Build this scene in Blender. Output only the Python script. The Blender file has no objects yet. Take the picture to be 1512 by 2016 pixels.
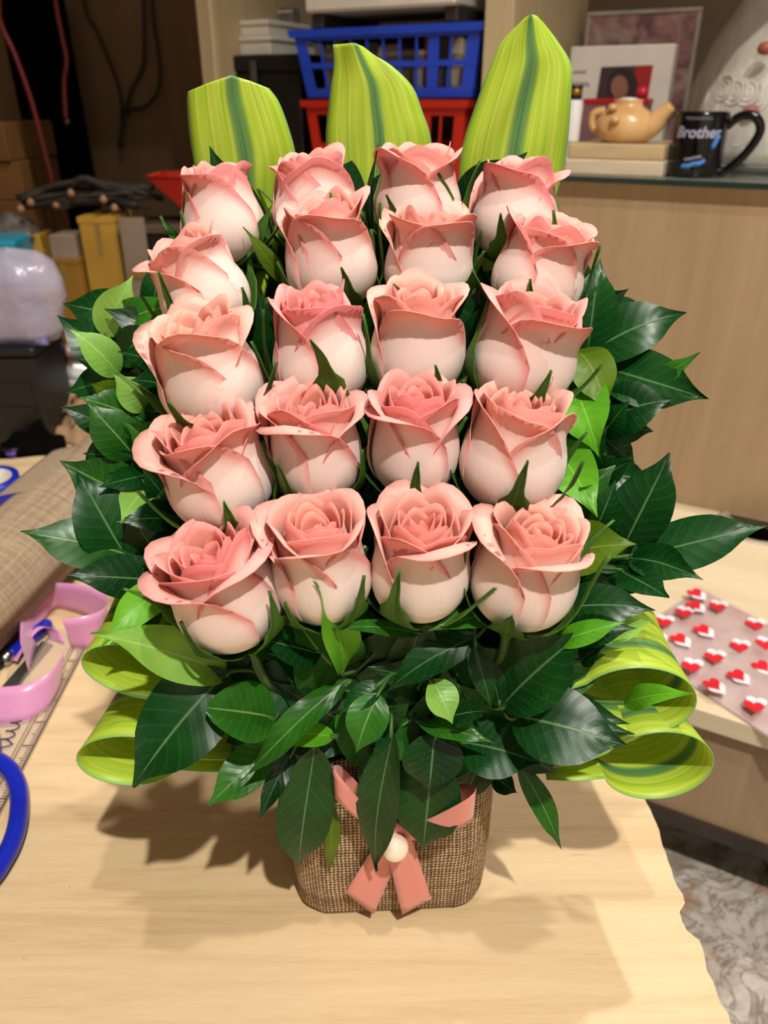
import bpy, math, random
import numpy as np
from mathutils import Vector, Matrix

# ------------------------------------------------------------------ camera, light, exposure
SC = bpy.context.scene
COL = SC.collection
F_PX, CX, CY = 1514.0, 756.0, 1008.0
PITCH = math.radians(28.0)
CAM = Vector((0.0, -0.345, 0.43))
CP, SP = math.cos(PITCH), math.sin(PITCH)

cam_d = bpy.data.cameras.new('camera')
cam_d.sensor_fit = 'VERTICAL'; cam_d.sensor_height = 36.0
cam_d.lens = 36.0 * F_PX / 2016.0
cam_d.clip_start = 0.01
cam_d.dof.use_dof = True; cam_d.dof.focus_distance = 0.37; cam_d.dof.aperture_fstop = 10.0
cam = bpy.data.objects.new('camera', cam_d); COL.objects.link(cam)
cam.location = CAM; cam.rotation_euler = (math.pi/2 - PITCH, 0, 0)
SC.camera = cam

world = bpy.data.worlds.new('world'); SC.world = world; world.use_nodes = True
wb = world.node_tree.nodes['Background']
wb.inputs[0].default_value = (1.0, 0.93, 0.84, 1); wb.inputs[1].default_value = 0.0

def spot_light(name, loc, watts, radius, size=110, blend=.75, col=(1, .95, .885), aim=(0, 0, -1)):
    d = bpy.data.lights.new(name, 'SPOT'); d.energy = watts; d.shadow_soft_size = radius; d.color = col
    d.spot_size = math.radians(size); d.spot_blend = blend
    o = bpy.data.objects.new(name, d); COL.objects.link(o); o.location = loc
    o.rotation_euler = Vector(aim).to_track_quat('-Z', 'Y').to_euler()
    return o
# ceiling downlights of the shop, read from the separate hard shadows on the table; all at ceiling height
spot_light('ceiling_lamp_front_offscreen', (0.36, -1.05, 2.10), 215.0, 0.03, 120, .5)
spot_light('ceiling_lamp_over_table_offscreen', (0.19, -0.36, 2.10), 52.0, 0.03, 120, .5)
spot_light('ceiling_lamp_rear_offscreen', (0.68, 0.58, 2.10), 85.0, 0.03, 120, .5)

SC.view_settings.view_transform = 'Standard'
try: SC.view_settings.look = 'None'
except Exception: pass
SC.view_settings.exposure = -0.12; SC.view_settings.gamma = 1.0
SC.view_settings.use_curve_mapping = False

# ------------------------------------------------------------------ pixel -> place helpers
def ray(px, py):
    u = (CY - py) / F_PX
    return Vector(((px - CX) / F_PX, CP + u*SP, u*CP - SP))     # per metre along the optical axis
def pY(px, py, Y):            # point at horizontal distance Y in front of the camera
    d = ray(px, py); return CAM + d * (Y / d.y)
def pZ(px, py, z=0.0):        # point on a level surface
    d = ray(px, py); return CAM + d * ((z - CAM.z) / d.z)
def px_size(px, py, Y):       # metres per pixel there
    return (Y / ray(px, py).y) / F_PX

# shelf unit frame, turned so its far side recedes
YAW = math.radians(-28.0)
UA = Vector((math.cos(YAW), math.sin(YAW), 0)); UB = Vector((-math.sin(YAW), math.cos(YAW), 0))
UO = Vector((0.42, 0.732, 0))
def U(s, d, z): return UO + UA*s + UB*d + Vector((0, 0, z))
def uPix(px, py, d):          # (s, z) of a pixel on the unit's vertical plane at depth d
    r = ray(px, py); o = UO + UB*d
    t = (o - CAM).dot(UB) / r.dot(UB)
    p = CAM + r*t
    return (p - UO).dot(UA), p.z

# ------------------------------------------------------------------ mesh helpers
class MB:
    def __init__(s): s.v = []; s.f = []; s.m = []; s.uv = []; s.col = []
    def add(s, vs, fs, uv=None, col=None, mat=0):
        o = len(s.v)
        s.v += [tuple(p) for p in vs]
        s.f += [tuple(i + o for i in f) for f in fs]
        s.m += [mat]*len(fs)
        s.uv += list(uv) if uv is not None else [(0, 0)]*len(vs)
        s.col += list(col) if col is not None else [(1, 1, 1)]*len(vs)
        return s
    def box(s, x0, x1, y0, y1, z0, z1, b=0.0, mat=0):
        x0, x1 = min(x0, x1), max(x0, x1); y0, y1 = min(y0, y1), max(y0, y1); z0, z1 = min(z0, z1), max(z0, z1)
        b = min(b, (x1-x0)*.45, (y1-y0)*.45, (z1-z0)*.45)
        if b <= 0:
            vs = [(x, y, z) for z in (z0, z1) for y in (y0, y1) for x in (x0, x1)]
            fs = [(0,2,3,1),(4,5,7,6),(0,1,5,4),(2,6,7,3),(0,4,6,2),(1,3,7,5)]
            return s.add(vs, fs, mat=mat)
        # chamfered box: 24 vertices
        vs = []; idx = {}
        for i, (x, xi) in enumerate(((x0, x0+b), (x1, x1-b))):
            for j, (y, yi) in enumerate(((y0, y0+b), (y1, y1-b))):
                for k, (z, zi) in enumerate(((z0, z0+b), (z1, z1-b))):
                    idx[i,j,k,'x'] = len(vs); vs.append((x, yi, zi))
                    idx[i,j,k,'y'] = len(vs); vs.append((xi, y, zi))
                    idx[i,j,k,'z'] = len(vs); vs.append((xi, yi, z))
        fs = []
        for i in (0, 1): fs.append([idx[i,j,k,'x'] for j,k in ((0,0),(1,0),(1,1),(0,1))][::1 if i else -1])
        for j in (0, 1): fs.append([idx[i,j,k,'y'] for i,k in ((0,0),(1,0),(1,1),(0,1))][::-1 if j else 1])
        for k in (0, 1): fs.append([idx[i,j,k,'z'] for i,j in ((0,0),(1,0),(1,1),(0,1))][::1 if k else -1])
        for i in (0, 1):
            for j in (0, 1):
                f = [idx[i,j,0,'x'], idx[i,j,0,'y'], idx[i,j,1,'y'], idx[i,j,1,'x']]; fs.append(f if i != j else f[::-1])
        for i in (0, 1):
            for k in (0, 1):
                f = [idx[i,0,k,'x'], idx[i,0,k,'z'], idx[i,1,k,'z'], idx[i,1,k,'x']]; fs.append(f if i == k else f[::-1])
        for j in (0, 1):
            for k in (0, 1):
                f = [idx[0,j,k,'y'], idx[0,j,k,'z'], idx[1,j,k,'z'], idx[1,j,k,'y']]; fs.append(f if j != k else f[::-1])
        for i in (0, 1):
            for j in (0, 1):
                for k in (0, 1):
                    f = [idx[i,j,k,'x'], idx[i,j,k,'y'], idx[i,j,k,'z']]; fs.append(f if (i+j+k) % 2 else f[::-1])
        return s.add(vs, fs, mat=mat)
    def lathe(s, prof, n=24, c=(0, 0, 0), mat=0, cap=True, sx=1, sy=1):
        vs = []; fs = []; uv = []
        for j, (r, z) in enumerate(prof):
            for i in range(n):
                a = 2*math.pi*i/n
                vs.append((c[0]+r*math.cos(a)*sx, c[1]+r*math.sin(a)*sy, c[2]+z)); uv.append((i/n, j/len(prof)))
        m = len(prof)
        for j in range(m-1):
            for i in range(n):
                k = (i+1) % n; fs.append((j*n+i, j*n+k, (j+1)*n+k, (j+1)*n+i))
        if cap:
            fs.append(tuple(range(n))[::-1]); fs.append(tuple((m-1)*n+i for i in range(n)))
        return s.add(vs, fs, uv, mat=mat)
    def tube(s, pts, r, n=8, mat=0, cap=True, flat=None):
        pts = [Vector(p) for p in pts]; m = len(pts)
        rs = r if hasattr(r, '__len__') else [r]*m
        up = None; vs = []; uv = []; fs = []
        for i in range(m):
            t = (pts[min(i+1, m-1)] - pts[max(i-1, 0)])
            t = t.normalized() if t.length > 1e-9 else Vector((0, 0, 1))
            if up is None: up = t.orthogonal().normalized()
            up = (up - t*up.dot(t)); up = up.normalized() if up.length > 1e-6 else t.orthogonal().normalized()
            b = t.cross(up)
            for k in range(n):
                a = 2*math.pi*k/n
                vs.append(pts[i] + (up*math.cos(a) + b*math.sin(a))*rs[i]); uv.append((k/n, i/m))
        for i in range(m-1):
            for k in range(n):
                q = (k+1) % n; fs.append((i*n+k, i*n+q, (i+1)*n+q, (i+1)*n+k))
        if cap:
            fs.append(tuple(range(n))[::-1]); fs.append(tuple((m-1)*n+i for i in range(n)))
        return s.add(vs, fs, uv, mat=mat)
    def grid(s, P, thick=0.0, uv=None, col=None, col2=None, mat=0):
        P = np.asarray(P, float); a, b, _ = P.shape
        if uv is None:
            uv = np.stack(np.meshgrid(np.linspace(-1, 1, a), np.linspace(0, 1, b), indexing='ij'), -1)
        uvl = [tuple(x) for x in np.asarray(uv).reshape(-1, 2)]
        cl = [tuple(x) for x in np.asarray(col).reshape(-1, 3)] if col is not None else None
        fs = [(i*b+j, (i+1)*b+j, (i+1)*b+j+1, i*b+j+1) for i in range(a-1) for j in range(b-1)]
        if thick <= 0:
            return s.add(P.reshape(-1, 3), fs, uvl, cl, mat)
        du = np.gradient(P, axis=0); dv = np.gradient(P, axis=1)
        N = np.cross(du, dv); L = np.linalg.norm(N, axis=2, keepdims=True); N = N/np.maximum(L, 1e-12)
        Q = P - N*thick
        n = a*b
        fs2 = [tuple(i+n for i in f[::-1]) for f in fs]
        rim = [i*b for i in range(a)] + [(a-1)*b+j for j in range(1, b)] + [i*b+b-1 for i in range(a-2, -1, -1)] + [j for j in range(b-2, 0, -1)]
        fs3 = [(rim[k], rim[(k+1) % len(rim)], rim[(k+1) % len(rim)]+n, rim[k]+n)[::-1] for k in range(len(rim))]
        c2 = None
        if cl is not None:
            c2 = cl + ([tuple(x) for x in np.asarray(col2).reshape(-1, 3)] if col2 is not None else cl)
        return s.add(np.concatenate([P.reshape(-1, 3), Q.reshape(-1, 3)]), fs+fs2+fs3, uvl+uvl, c2, mat)
    def mesh(s, name, mats, smooth=True, colattr=False):
        me = bpy.data.meshes.new(name)
        me.from_pydata([tuple(float(c) for c in p) for p in s.v], [], s.f)
        for m in (mats if isinstance(mats, (list, tuple)) else [mats]): me.materials.append(m)
        me.polygons.foreach_set('material_index', s.m)
        me.polygons.foreach_set('use_smooth', [bool(smooth)]*len(s.f))
        li = np.empty(len(me.loops), dtype=np.int32); me.loops.foreach_get('vertex_index', li)
        uvl = me.uv_layers.new(name='UVMap')
        uvl.data.foreach_set('uv', np.asarray(s.uv, dtype=np.float32)[li].ravel())
        if colattr:
            ca = me.color_attributes.new('pigment', 'FLOAT_COLOR', 'POINT')
            c = np.ones((len(s.v), 4), dtype=np.float32); c[:, :3] = np.asarray(s.col, dtype=np.float32)
            ca.data.foreach_set('color', c.ravel())
        me.update()
        return me
    def build(s, name, mats, parent=None, smooth=False, colattr=False, auto=None):
        o = bpy.data.objects.new(name, s.mesh(name, mats, smooth, colattr)); COL.objects.link(o)
        if parent is not None: o.parent = parent
        if auto is not None:
            try: o.data.set_sharp_from_angle(angle=math.radians(auto))
            except Exception: pass
        return o

def tag(o, label=None, cat=None, group=None, kind=None):
    if label: o['label'] = label
    if cat: o['category'] = cat
    if group: o['group'] = group
    if kind: o['kind'] = kind
    return o
def thing(name, label, cat, loc=(0, 0, 0), rz=0.0, group=None):
    o = bpy.data.objects.new(name, None); COL.objects.link(o); o.empty_display_size = .01
    o.location = loc; o.rotation_euler = (0, 0, rz)
    return tag(o, label, cat, group)
def spline(pts, n=8):
    pts = [np.array(p, float) for p in pts]; out = []
    for i in range(len(pts)-1):
        p0 = pts[max(i-1, 0)]; p1 = pts[i]; p2 = pts[i+1]; p3 = pts[min(i+2, len(pts)-1)]
        for k in range(n):
            t = k/n
            out.append(.5*((2*p1) + (-p0+p2)*t + (2*p0-5*p1+4*p2-p3)*t*t + (-p0+3*p1-3*p2+p3)*t**3))
    out.append(pts[-1]); return [Vector(p) for p in out]
def sstep(a, b, x): 
    t = np.clip((np.asarray(x, float)-a)/(b-a), 0, 1); return t*t*(3-2*t)

# ------------------------------------------------------------------ materials
def S(r, g, b):   # sRGB 0-255 -> linear
    f = lambda c: (c/255/12.92) if c/255 <= .04045 else ((c/255+.055)/1.055)**2.4
    return (f(r), f(g), f(b), 1)
class NT:
    def __init__(s, name):
        s.m = bpy.data.materials.new(name); s.m.use_nodes = True
        s.t = s.m.node_tree; s.n = s.t.nodes; s.p = s.n['Principled BSDF']; s.out = s.n['Material Output']
    def N(s, t, **k):
        n = s.n.new(t)
        for a, v in k.items(): setattr(n, a, v)
        return n
    def L(s, a, b): s.t.links.new(a, b); return s
    def set(s, **k):
        for a, v in k.items(): s.p.inputs[a.replace('_', ' ')].default_value = v
        return s
    def coord(s, which='Object', scale=(1, 1, 1), rot=(0, 0, 0)):
        c = s.N('ShaderNodeTexCoord'); m = s.N('ShaderNodeMapping')
        m.inputs['Scale'].default_value = scale; m.inputs['Rotation'].default_value = rot
        s.L(c.outputs[which], m.inputs[0]); return m.outputs[0]
    def noise(s, vec, scale, detail=4, rough=.55, dist=0.0):
        n = s.N('ShaderNodeTexNoise'); n.inputs['Scale'].default_value = scale; n.inputs['Detail'].default_value = detail
        n.inputs['Roughness'].default_value = rough; n.inputs['Distortion'].default_value = dist
        s.L(vec, n.inputs['Vector']); return n.outputs['Fac']
    def ramp(s, fac, stops, interp='LINEAR'):
        r = s.N('ShaderNodeValToRGB'); e = r.color_ramp.elements; r.color_ramp.interpolation = interp
        while len(e) < len(stops): e.new(.5)
        for i, (p, c) in enumerate(stops): e[i].position = p; e[i].color = c if len(c) == 4 else (*c, 1)
        s.L(fac, r.inputs[0]); return r.outputs[0]
    def mix(s, fac, a, b, mode='MIX'):
        m = s.N('ShaderNodeMix', data_type='RGBA', blend_type=mode)
        for v, i in ((fac, 0), (a, 6), (b, 7)):
            if hasattr(v, 'is_output'): s.L(v, m.inputs[i])
            else: m.inputs[i].default_value = v
        return m.outputs[2]
    def math(s, op, a, b=None, c=None):
        m = s.N('ShaderNodeMath', operation=op)
        for i, v in enumerate((a, b, c)):
            if v is None: continue
            if hasattr(v, 'is_output'): s.L(v, m.inputs[i])
            else: m.inputs[i].default_value = v
        return m.outputs[0]
    def bump(s, h, strength=.3, dist=.001):
        b = s.N('ShaderNodeBump'); b.inputs['Strength'].default_value = strength; b.inputs['Distance'].default_value = dist
        s.L(h, b.inputs['Height']); s.L(b.outputs[0], s.p.inputs['Normal']); return b.outputs[0]
    def color(s, c):
        if hasattr(c, 'is_output'): s.L(c, s.p.inputs['Base Color'])
        else: s.p.inputs['Base Color'].default_value = c
        return s
    def translucent(s, fac, col, normal=None):
        t = s.N('ShaderNodeBsdfTranslucent'); mx = s.N('ShaderNodeMixShader'); mx.inputs[0].default_value = fac
        if hasattr(col, 'is_output'): s.L(col, t.inputs[0])
        else: t.inputs[0].default_value = col
        if normal is not None: s.L(normal, t.inputs['Normal'])
        s.L(s.p.outputs[0], mx.inputs[1]); s.L(t.outputs[0], mx.inputs[2]); s.L(mx.outputs[0], s.out.inputs[0])
        return s
def plain(name, rgb, rough=.5, var=.12, scale=20, metal=0.0, alpha=1.0, spec=.5, bump=0.0, trans=0.0):
    t = NT(name); v = t.coord('Object'); n = t.noise(v, scale)
    c = S(*rgb); dk = tuple(x*(1-var*2) for x in c[:3]) + (1,); lt = tuple(min(1, x*(1+var)) for x in c[:3]) + (1,)
    t.color(t.ramp(n, [(.3, dk), (.7, lt)])); t.set(Roughness=rough, Metallic=metal, Alpha=alpha)
    t.p.inputs['Specular IOR Level'].default_value = spec
    if trans: t.p.inputs['Transmission Weight'].default_value = trans
    if bump: t.bump(n, bump, .002)
    return t.m

def mat_leaf(name, dark, light, rough=.36, trans=.12, rib=(150, 175, 120), dust=.0):
    t = NT(name)
    uvn = t.N('ShaderNodeUVMap'); sx = t.N('ShaderNodeSeparateXYZ'); t.L(uvn.outputs[0], sx.inputs[0])
    u, v = sx.outputs[0], sx.outputs[1]
    au = t.math('ABSOLUTE', u)
    oi = t.N('ShaderNodeObjectInfo')
    n = t.noise(t.coord('Object'), 45, 5)
    nb = t.math('ADD', t.math('MULTIPLY', n, .75), t.math('MULTIPLY', oi.outputs['Random'], .35))
    c = t.ramp(nb, [(.25, S(*dark)), (.85, S(*light))])
    # side veins: lines leaning towards the tip
    vv = t.math('SUBTRACT', t.math('MULTIPLY', v, 9.0), t.math('MULTIPLY', au, 1.7))
    fr = t.math('ABSOLUTE', t.math('SUBTRACT', t.math('FRACT', vv), .5))
    vein = t.math('SUBTRACT', 1.0, t.math('MINIMUM', t.math('MULTIPLY', fr, 9.0), 1.0))
    ribm = t.math('SUBTRACT', 1.0, t.math('MINIMUM', t.math('MULTIPLY', au, 20.0), 1.0))
    c = t.mix(t.math('MULTIPLY', vein, .07), c, S(*rib))
    c = t.mix(t.math('MULTIPLY', ribm, .75), c, S(*rib))
    if dust:
        dn = t.noise(t.coord('Object'), 1500, 2); dm = t.noise(t.coord('Object'), 60, 2)
        d = t.math('MULTIPLY', t.ramp(dn, [(.66, (0, 0, 0)), (.74, (1, 1, 1))]), t.ramp(dm, [(.45, (0, 0, 0)), (.65, (1, 1, 1))]))
        c = t.mix(t.math('MULTIPLY', d, dust), c, S(190, 205, 190))
    t.color(c); t.set(Roughness=rough); t.p.inputs['Specular IOR Level'].default_value = .26
    h = t.math('ADD', t.math('MULTIPLY', fr, .9), t.math('MULTIPLY', ribm, -1.2))
    nb2 = t.bump(h, .14, .0012)
    if trans:
        tc = t.mix(1.0, c, (1.6, 1.9, .5, 1), 'MULTIPLY')
        t.translucent(trans, tc)
    return t.m
def mat_petal():
    t = NT('rose_petal')
    a = t.N('ShaderNodeAttribute', attribute_name='pigment')
    uvn = t.N('ShaderNodeUVMap'); mp = t.N('ShaderNodeMapping'); mp.inputs['Scale'].default_value = (9, 2.0, 1)
    t.L(uvn.outputs[0], mp.inputs[0])
    oi = t.N('ShaderNodeObjectInfo')
    off = t.N('ShaderNodeCombineXYZ'); t.L(t.math('MULTIPLY', oi.outputs['Random'], 40.), off.inputs[0]); t.L(off.outputs[0], mp.inputs['Location'])
    n = t.noise(mp.outputs[0], 3.0, 5, .6, .4)
    c = t.mix(t.ramp(n, [(.4, (0, 0, 0)), (.75, (.16, .16, .16))]), a.outputs['Color'], (.93, .72, .64, 1), 'MULTIPLY')
    t.color(c); t.set(Roughness=.55); t.p.inputs['Specular IOR Level'].default_value = .25
    t.p.inputs['Sheen Weight'].default_value = .12; t.p.inputs['Sheen Roughness'].default_value = .4
    t.bump(n, .16, .0012)
    t.translucent(.26, t.mix(1.0, c, (1.0, .86, .74, 1), 'MULTIPLY'))
    return t.m
def mat_variegated(name, centre=0.0, width=.16, sc=1.0):
    t = NT(name)
    uvn = t.N('ShaderNodeUVMap'); sx = t.N('ShaderNodeSeparateXYZ'); t.L(uvn.outputs[0], sx.inputs[0])
    u, v = sx.outputs[0], sx.outputs[1]
    cb = t.N('ShaderNodeCombineXYZ'); t.L(t.math('MULTIPLY', u, 9.0*sc), cb.inputs[0]); t.L(t.math('MULTIPLY', v, .55), cb.inputs[1])
    n = t.noise(cb.outputs[0], 1.3, 6, .65)
    cb2 = t.N('ShaderNodeCombineXYZ'); t.L(t.math('MULTIPLY', u, 60.0), cb2.inputs[0]); t.L(t.math('MULTIPLY', v, 1.2), cb2.inputs[1])
    fine = t.noise(cb2.outputs[0], 1.0, 3)
    base = t.ramp(n, [(.30, S(136, 186, 50)), (.46, S(186, 214, 56)), (.60, S(214, 226, 92)), (.76, S(232, 234, 156))])
    base = t.mix(t.ramp(fine, [(.35, (0, 0, 0)), (.7, (.4, .4, .4))]), base, S(150, 198, 50))
    du = t.math('ABSOLUTE', t.math('ADD', t.math('SUBTRACT', u, centre), t.math('MULTIPLY', t.math('SUBTRACT', n, .5), .25)))
    st = t.math('SUBTRACT', 1.0, t.math('MINIMUM', t.math('DIVIDE', du, width), 1.0))
    st = t.ramp(st, [(.15, (0, 0, 0)), (.5, (.85, .85, .85)), (1, (1, 1, 1))])
    sc2 = t.ramp(fine, [(.4, S(58, 112, 62)), (.6, S(110, 164, 98))])
    c = t.mix(st, base, sc2)
    au = t.math('ABSOLUTE', u)
    edge = t.ramp(au, [(.93, (0, 0, 0)), (.985, (1, 1, 1))])
    c = t.mix(edge, c, S(150, 200, 110))
    t.color(c); t.set(Roughness=.42); t.bump(fine, .12, .0006)
    t.translucent(.30, t.mix(1.0, c, (1.0, 1.0, .35, 1), 'MULTIPLY'))
    return t.m
def mat_burlap(name, n_u, n_v, dark, light, strength=.9):
    t = NT(name)
    uvn = t.N('ShaderNodeUVMap'); sx = t.N('ShaderNodeSeparateXYZ')
    wn = t.noise(t.coord('Object'), 30, 3)
    t.L(uvn.outputs[0], sx.inputs[0])
    wob = t.math('MULTIPLY', t.math('SUBTRACT', wn, .5), 1.6)
    a = t.math('ADD', t.math('MULTIPLY', sx.outputs[0], n_u), wob)
    b = t.math('ADD', t.math('MULTIPLY', sx.outputs[1], n_v), wob)
    pa = t.math('ABSOLUTE', t.math('SINE', t.math('MULTIPLY', a, math.pi)))
    pb = t.math('ABSOLUTE', t.math('SINE', t.math('MULTIPLY', b, math.pi)))
    par = t.math('MODULO', t.math('ADD', t.math('FLOOR', a), t.math('FLOOR', b)), 2.0)
    par = t.math('ABSOLUTE', par)
    # over / under weave height
    h1 = t.math('MULTIPLY', pa, t.math('ADD', .55, t.math('MULTIPLY', par, .45)))
    h2 = t.math('MULTIPLY', pb, t.math('SUBTRACT', 1.0, t.math('MULTIPLY', par, .45)))
    h = t.math('MAXIMUM', h1, h2)
    hole = t.math('MAXIMUM', pa, pb)
    k = t.math('MULTIPLY', t.math('MULTIPLY', h, t.math('POWER', hole, 1.0)), t.math('ADD', .6, t.math('MULTIPLY', t.noise(t.coord('Object'), 400, 2), .8)))
    c = t.ramp(k, [(.30, S(*dark)), (.62, tuple((x+y)/2 for x, y in zip(S(*dark), S(*light)))), (.95, S(*light))])
    mpu = t.N('ShaderNodeMapping'); mpu.inputs['Scale'].default_value = (n_u*.5, 3, 1); t.L(uvn.outputs[0], mpu.inputs[0])
    mpv = t.N('ShaderNodeMapping'); mpv.inputs['Scale'].default_value = (3, n_v*.5, 1); t.L(uvn.outputs[0], mpv.inputs[0])
    stv = t.math('ADD', t.noise(mpu.outputs[0], 1, 2), t.noise(mpv.outputs[0], 1, 2))
    c = t.mix(t.ramp(t.math('MULTIPLY', stv, .5), [(.40, (.55, .55, .55)), (.56, (0, 0, 0))]), c, S(*dark))
    t.color(c); t.set(Roughness=.9); t.p.inputs['Specular IOR Level'].default_value = .15
    t.bump(h, strength, .0012)
    return t.m
def mat_satin(name, rgb, rough=.32):
    t = NT(name); uvn = t.N('ShaderNodeUVMap'); mp = t.N('ShaderNodeMapping'); mp.inputs['Scale'].default_value = (3, 260, 1)
    t.L(uvn.outputs[0], mp.inputs[0]); n = t.noise(mp.outputs[0], 1, 2)
    c = S(*rgb); t.color(t.ramp(n, [(.3, tuple(x*.86 for x in c[:3])+(1,)), (.7, c)]))
    t.set(Roughness=rough); t.p.inputs['Sheen Weight'].default_value = .3
    t.p.inputs['Specular IOR Level'].default_value = .6
    t.bump(n, .06, .0004)
    t.translucent(.15, c)
    return t.m
def mat_wood(name, a, b, c_, scale=(1.2, 22, 22), rough=.5, knots=False, scratch=False):
    t = NT(name); v = t.coord('Object', scale)
    n = t.noise(v, 2.2, 6, .6, .8); n2 = t.noise(t.coord('Object', tuple(x*4 for x in scale)), 5, 3, .6)
    n3 = t.noise(t.coord('Object', tuple(x*14 for x in scale)), 4, 3, .7)
    f = t.math('ADD', t.math('ADD', t.math('MULTIPLY', n, .62), t.math('MULTIPLY', n2, .2)), t.math('MULTIPLY', n3, .18))
    c = t.ramp(f, [(.32, S(*c_)), (.5, S(*b)), (.68, S(*a))])
    if scratch:
        w = t.noise(t.coord('Object', (8, 160, 8), (0, 0, .22)), 3.0, 2, .5, .3)
        m = t.noise(t.coord('Object'), 14, 2)
        s_ = t.math('MULTIPLY', t.ramp(w, [(.69, (0, 0, 0)), (.73, (1, 1, 1))]), t.ramp(m, [(.5, (0, 0, 0)), (.62, (1, 1, 1))]))
        c = t.mix(t.math('MULTIPLY', s_, .4), c, S(140, 112, 78))
        sp = t.noise(t.coord('Object'), 330, 1); c = t.mix(t.ramp(sp, [(.79, (0, 0, 0)), (.82, (.7, .7, .7))]), c, S(70, 56, 44))
    t.color(c); t.set(Roughness=rough); t.p.inputs['Specular IOR Level'].default_value = .35
    t.bump(f, .06, .001)
    return t.m

M = {}
M['petal'] = mat_petal()
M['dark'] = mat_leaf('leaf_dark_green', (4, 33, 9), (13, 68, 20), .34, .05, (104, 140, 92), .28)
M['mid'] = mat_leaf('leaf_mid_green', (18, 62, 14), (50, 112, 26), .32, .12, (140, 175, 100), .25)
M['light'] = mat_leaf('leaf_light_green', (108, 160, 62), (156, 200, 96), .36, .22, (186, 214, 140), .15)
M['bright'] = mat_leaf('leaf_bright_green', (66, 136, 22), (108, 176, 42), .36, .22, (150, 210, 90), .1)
M['olive'] = mat_leaf('leaf_olive_green', (58, 84, 10), (96, 124, 22), .42, .2, (130, 150, 60), .1)
M['sepal'] = mat_leaf('sepal_green', (34, 70, 16), (82, 124, 44), .5, .12, (110, 140, 70), 0)
M['stem'] = plain('stem_green', (66, 104, 44), .5, .15, 60)
M['var1'] = mat_variegated('variegated_leaf', .02, .22)
M['var2'] = mat_variegated('variegated_leaf_thin_stripe', .03, .16)
M['var3'] = mat_variegated('variegated_leaf_loop', -.30, .20, .9)
M['burlap'] = mat_burlap('burlap_weave', 184, 58, (84, 64, 46), (222, 192, 154))
M['burlap_roll'] = mat_burlap('burlap_roll_weave', 200, 300, (120, 96, 74), (206, 184, 156), .4)
M['satin'] = mat_satin('coral_satin', (240, 150, 138), .34)
M['lilac'] = mat_satin('lilac_pink_satin', (230, 158, 202), .28)
M['table'] = mat_wood('pale_plywood', (226, 200, 158), (214, 186, 144), (192, 160, 116), (1.0, 16, 16), .48, scratch=True)
M['beige'] = mat_wood('beige_laminate', (172, 146, 115), (163, 137, 106), (152, 126, 95), (14, 14, .8), .38)
M['desk'] = mat_wood('pale_laminate', (226, 210, 178), (218, 200, 166), (208, 188, 152), (.8, 12, 12), .35)
M['pillar'] = mat_wood('pillar_laminate', (196, 178, 142), (186, 166, 130), (172, 150, 114), (14, 14, .8), .5)
M['brownwall'] = mat_wood('brown_panel_wall', (158, 128, 94), (142, 114, 84), (126, 100, 72), (6, 6, .5), .7)
M['darkwood'] = plain('dark_brown_back_panel', (92, 72, 50), .7, .12, 6)
M['black'] = plain('black_plastic', (12, 12, 13), .45, .2, 15)
M['blackcloth'] = plain('black_cloth', (7, 6, 6), .95, .2, 12, spec=.05)
M['darkedge'] = plain('dark_edge_strip', (52, 40, 30), .5, .2, 20)
M['blue'] = plain('blue_plastic', (30, 70, 200), .32, .1, 10)
M['royal'] = plain('royal_blue_plastic', (22, 40, 176), .28, .1, 10)
M['red'] = plain('red_plastic', (186, 34, 18), .4, .1, 10)
M['white'] = plain('white_card', (214, 208, 196), .6, .05, 14)
M['whiteplastic'] = plain('white_plastic', (236, 234, 232), .35, .03, 14)
M['greybag'] = plain('dark_grey_bag', (62, 58, 56), .5, .3, 30, bump=.5)
M['soil'] = plain('dark_inner', (20, 18, 14), .9, .2, 40)
M['foam'] = plain('green_foam', (34, 60, 34), .95, .2, 80)
M['metal'] = plain('steel', (170, 170, 172), .25, .05, 20, metal=1.0)

# ------------------------------------------------------------------ the setting
FLOOR_Z = -0.38
def mat_marble():
    t = NT('marble_floor_tile'); v = t.coord('Object')
    oi = t.N('ShaderNodeObjectInfo'); ad = t.N('ShaderNodeVectorMath', operation='ADD'); t.L(v, ad.inputs[0]); t.L(oi.outputs['Location'], ad.inputs[1])
    w = ad.outputs[0]
    n1 = t.noise(w, 9, 6, .62, 2.2); n2 = t.noise(w, 16, 5, .6, 1.2); n3 = t.noise(w, 5.5, 5, .6, 1.5)
    c = t.ramp(n1, [(.30, S(122, 108, 95)), (.45, S(168, 157, 143)), (.55, S(194, 187, 177)), (.72, S(158, 145, 129))])
    c = t.mix(t.ramp(n2, [(.47, (0, 0, 0)), (.50, (.7, .7, .7)), (.53, (0, 0, 0))]), c, S(96, 78, 64))
    c = t.mix(t.ramp(n3, [(.60, (0, 0, 0)), (.68, (.65, .65, .65))]), c, S(168, 116, 76))
    t.color(c); t.set(Roughness=.3); return t.m
M['marble'] = mat_marble()
fl = MB().box(-1.66, 2.26, -1.86, 2.0, FLOOR_Z-.05, FLOOR_Z-.008).build('floor', plain('grout', (96, 88, 80), .8))
tag(fl, kind='structure')
tile_me = MB().box(-.199, .199, -.199, .199, -.010, 0, .0015).mesh('tile', M['marble'], False)
k = 0
for i in range(9):
    for j in range(9):
        o = bpy.data.objects.new('tile', tile_me); COL.objects.link(o); o.parent = fl
        o.location = (-1.36+.4*i+.02, -1.42+.4*j, FLOOR_Z)
tag(MB().box(-1.66, 2.26, 1.90, 1.96, FLOOR_Z, 2.16).build('wall_back', M['brownwall']), kind='structure')
tag(MB().box(-1.66, -1.60, -1.80, 1.90, FLOOR_Z, 2.16).build('wall_left', M['brownwall']), kind='structure')
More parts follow.
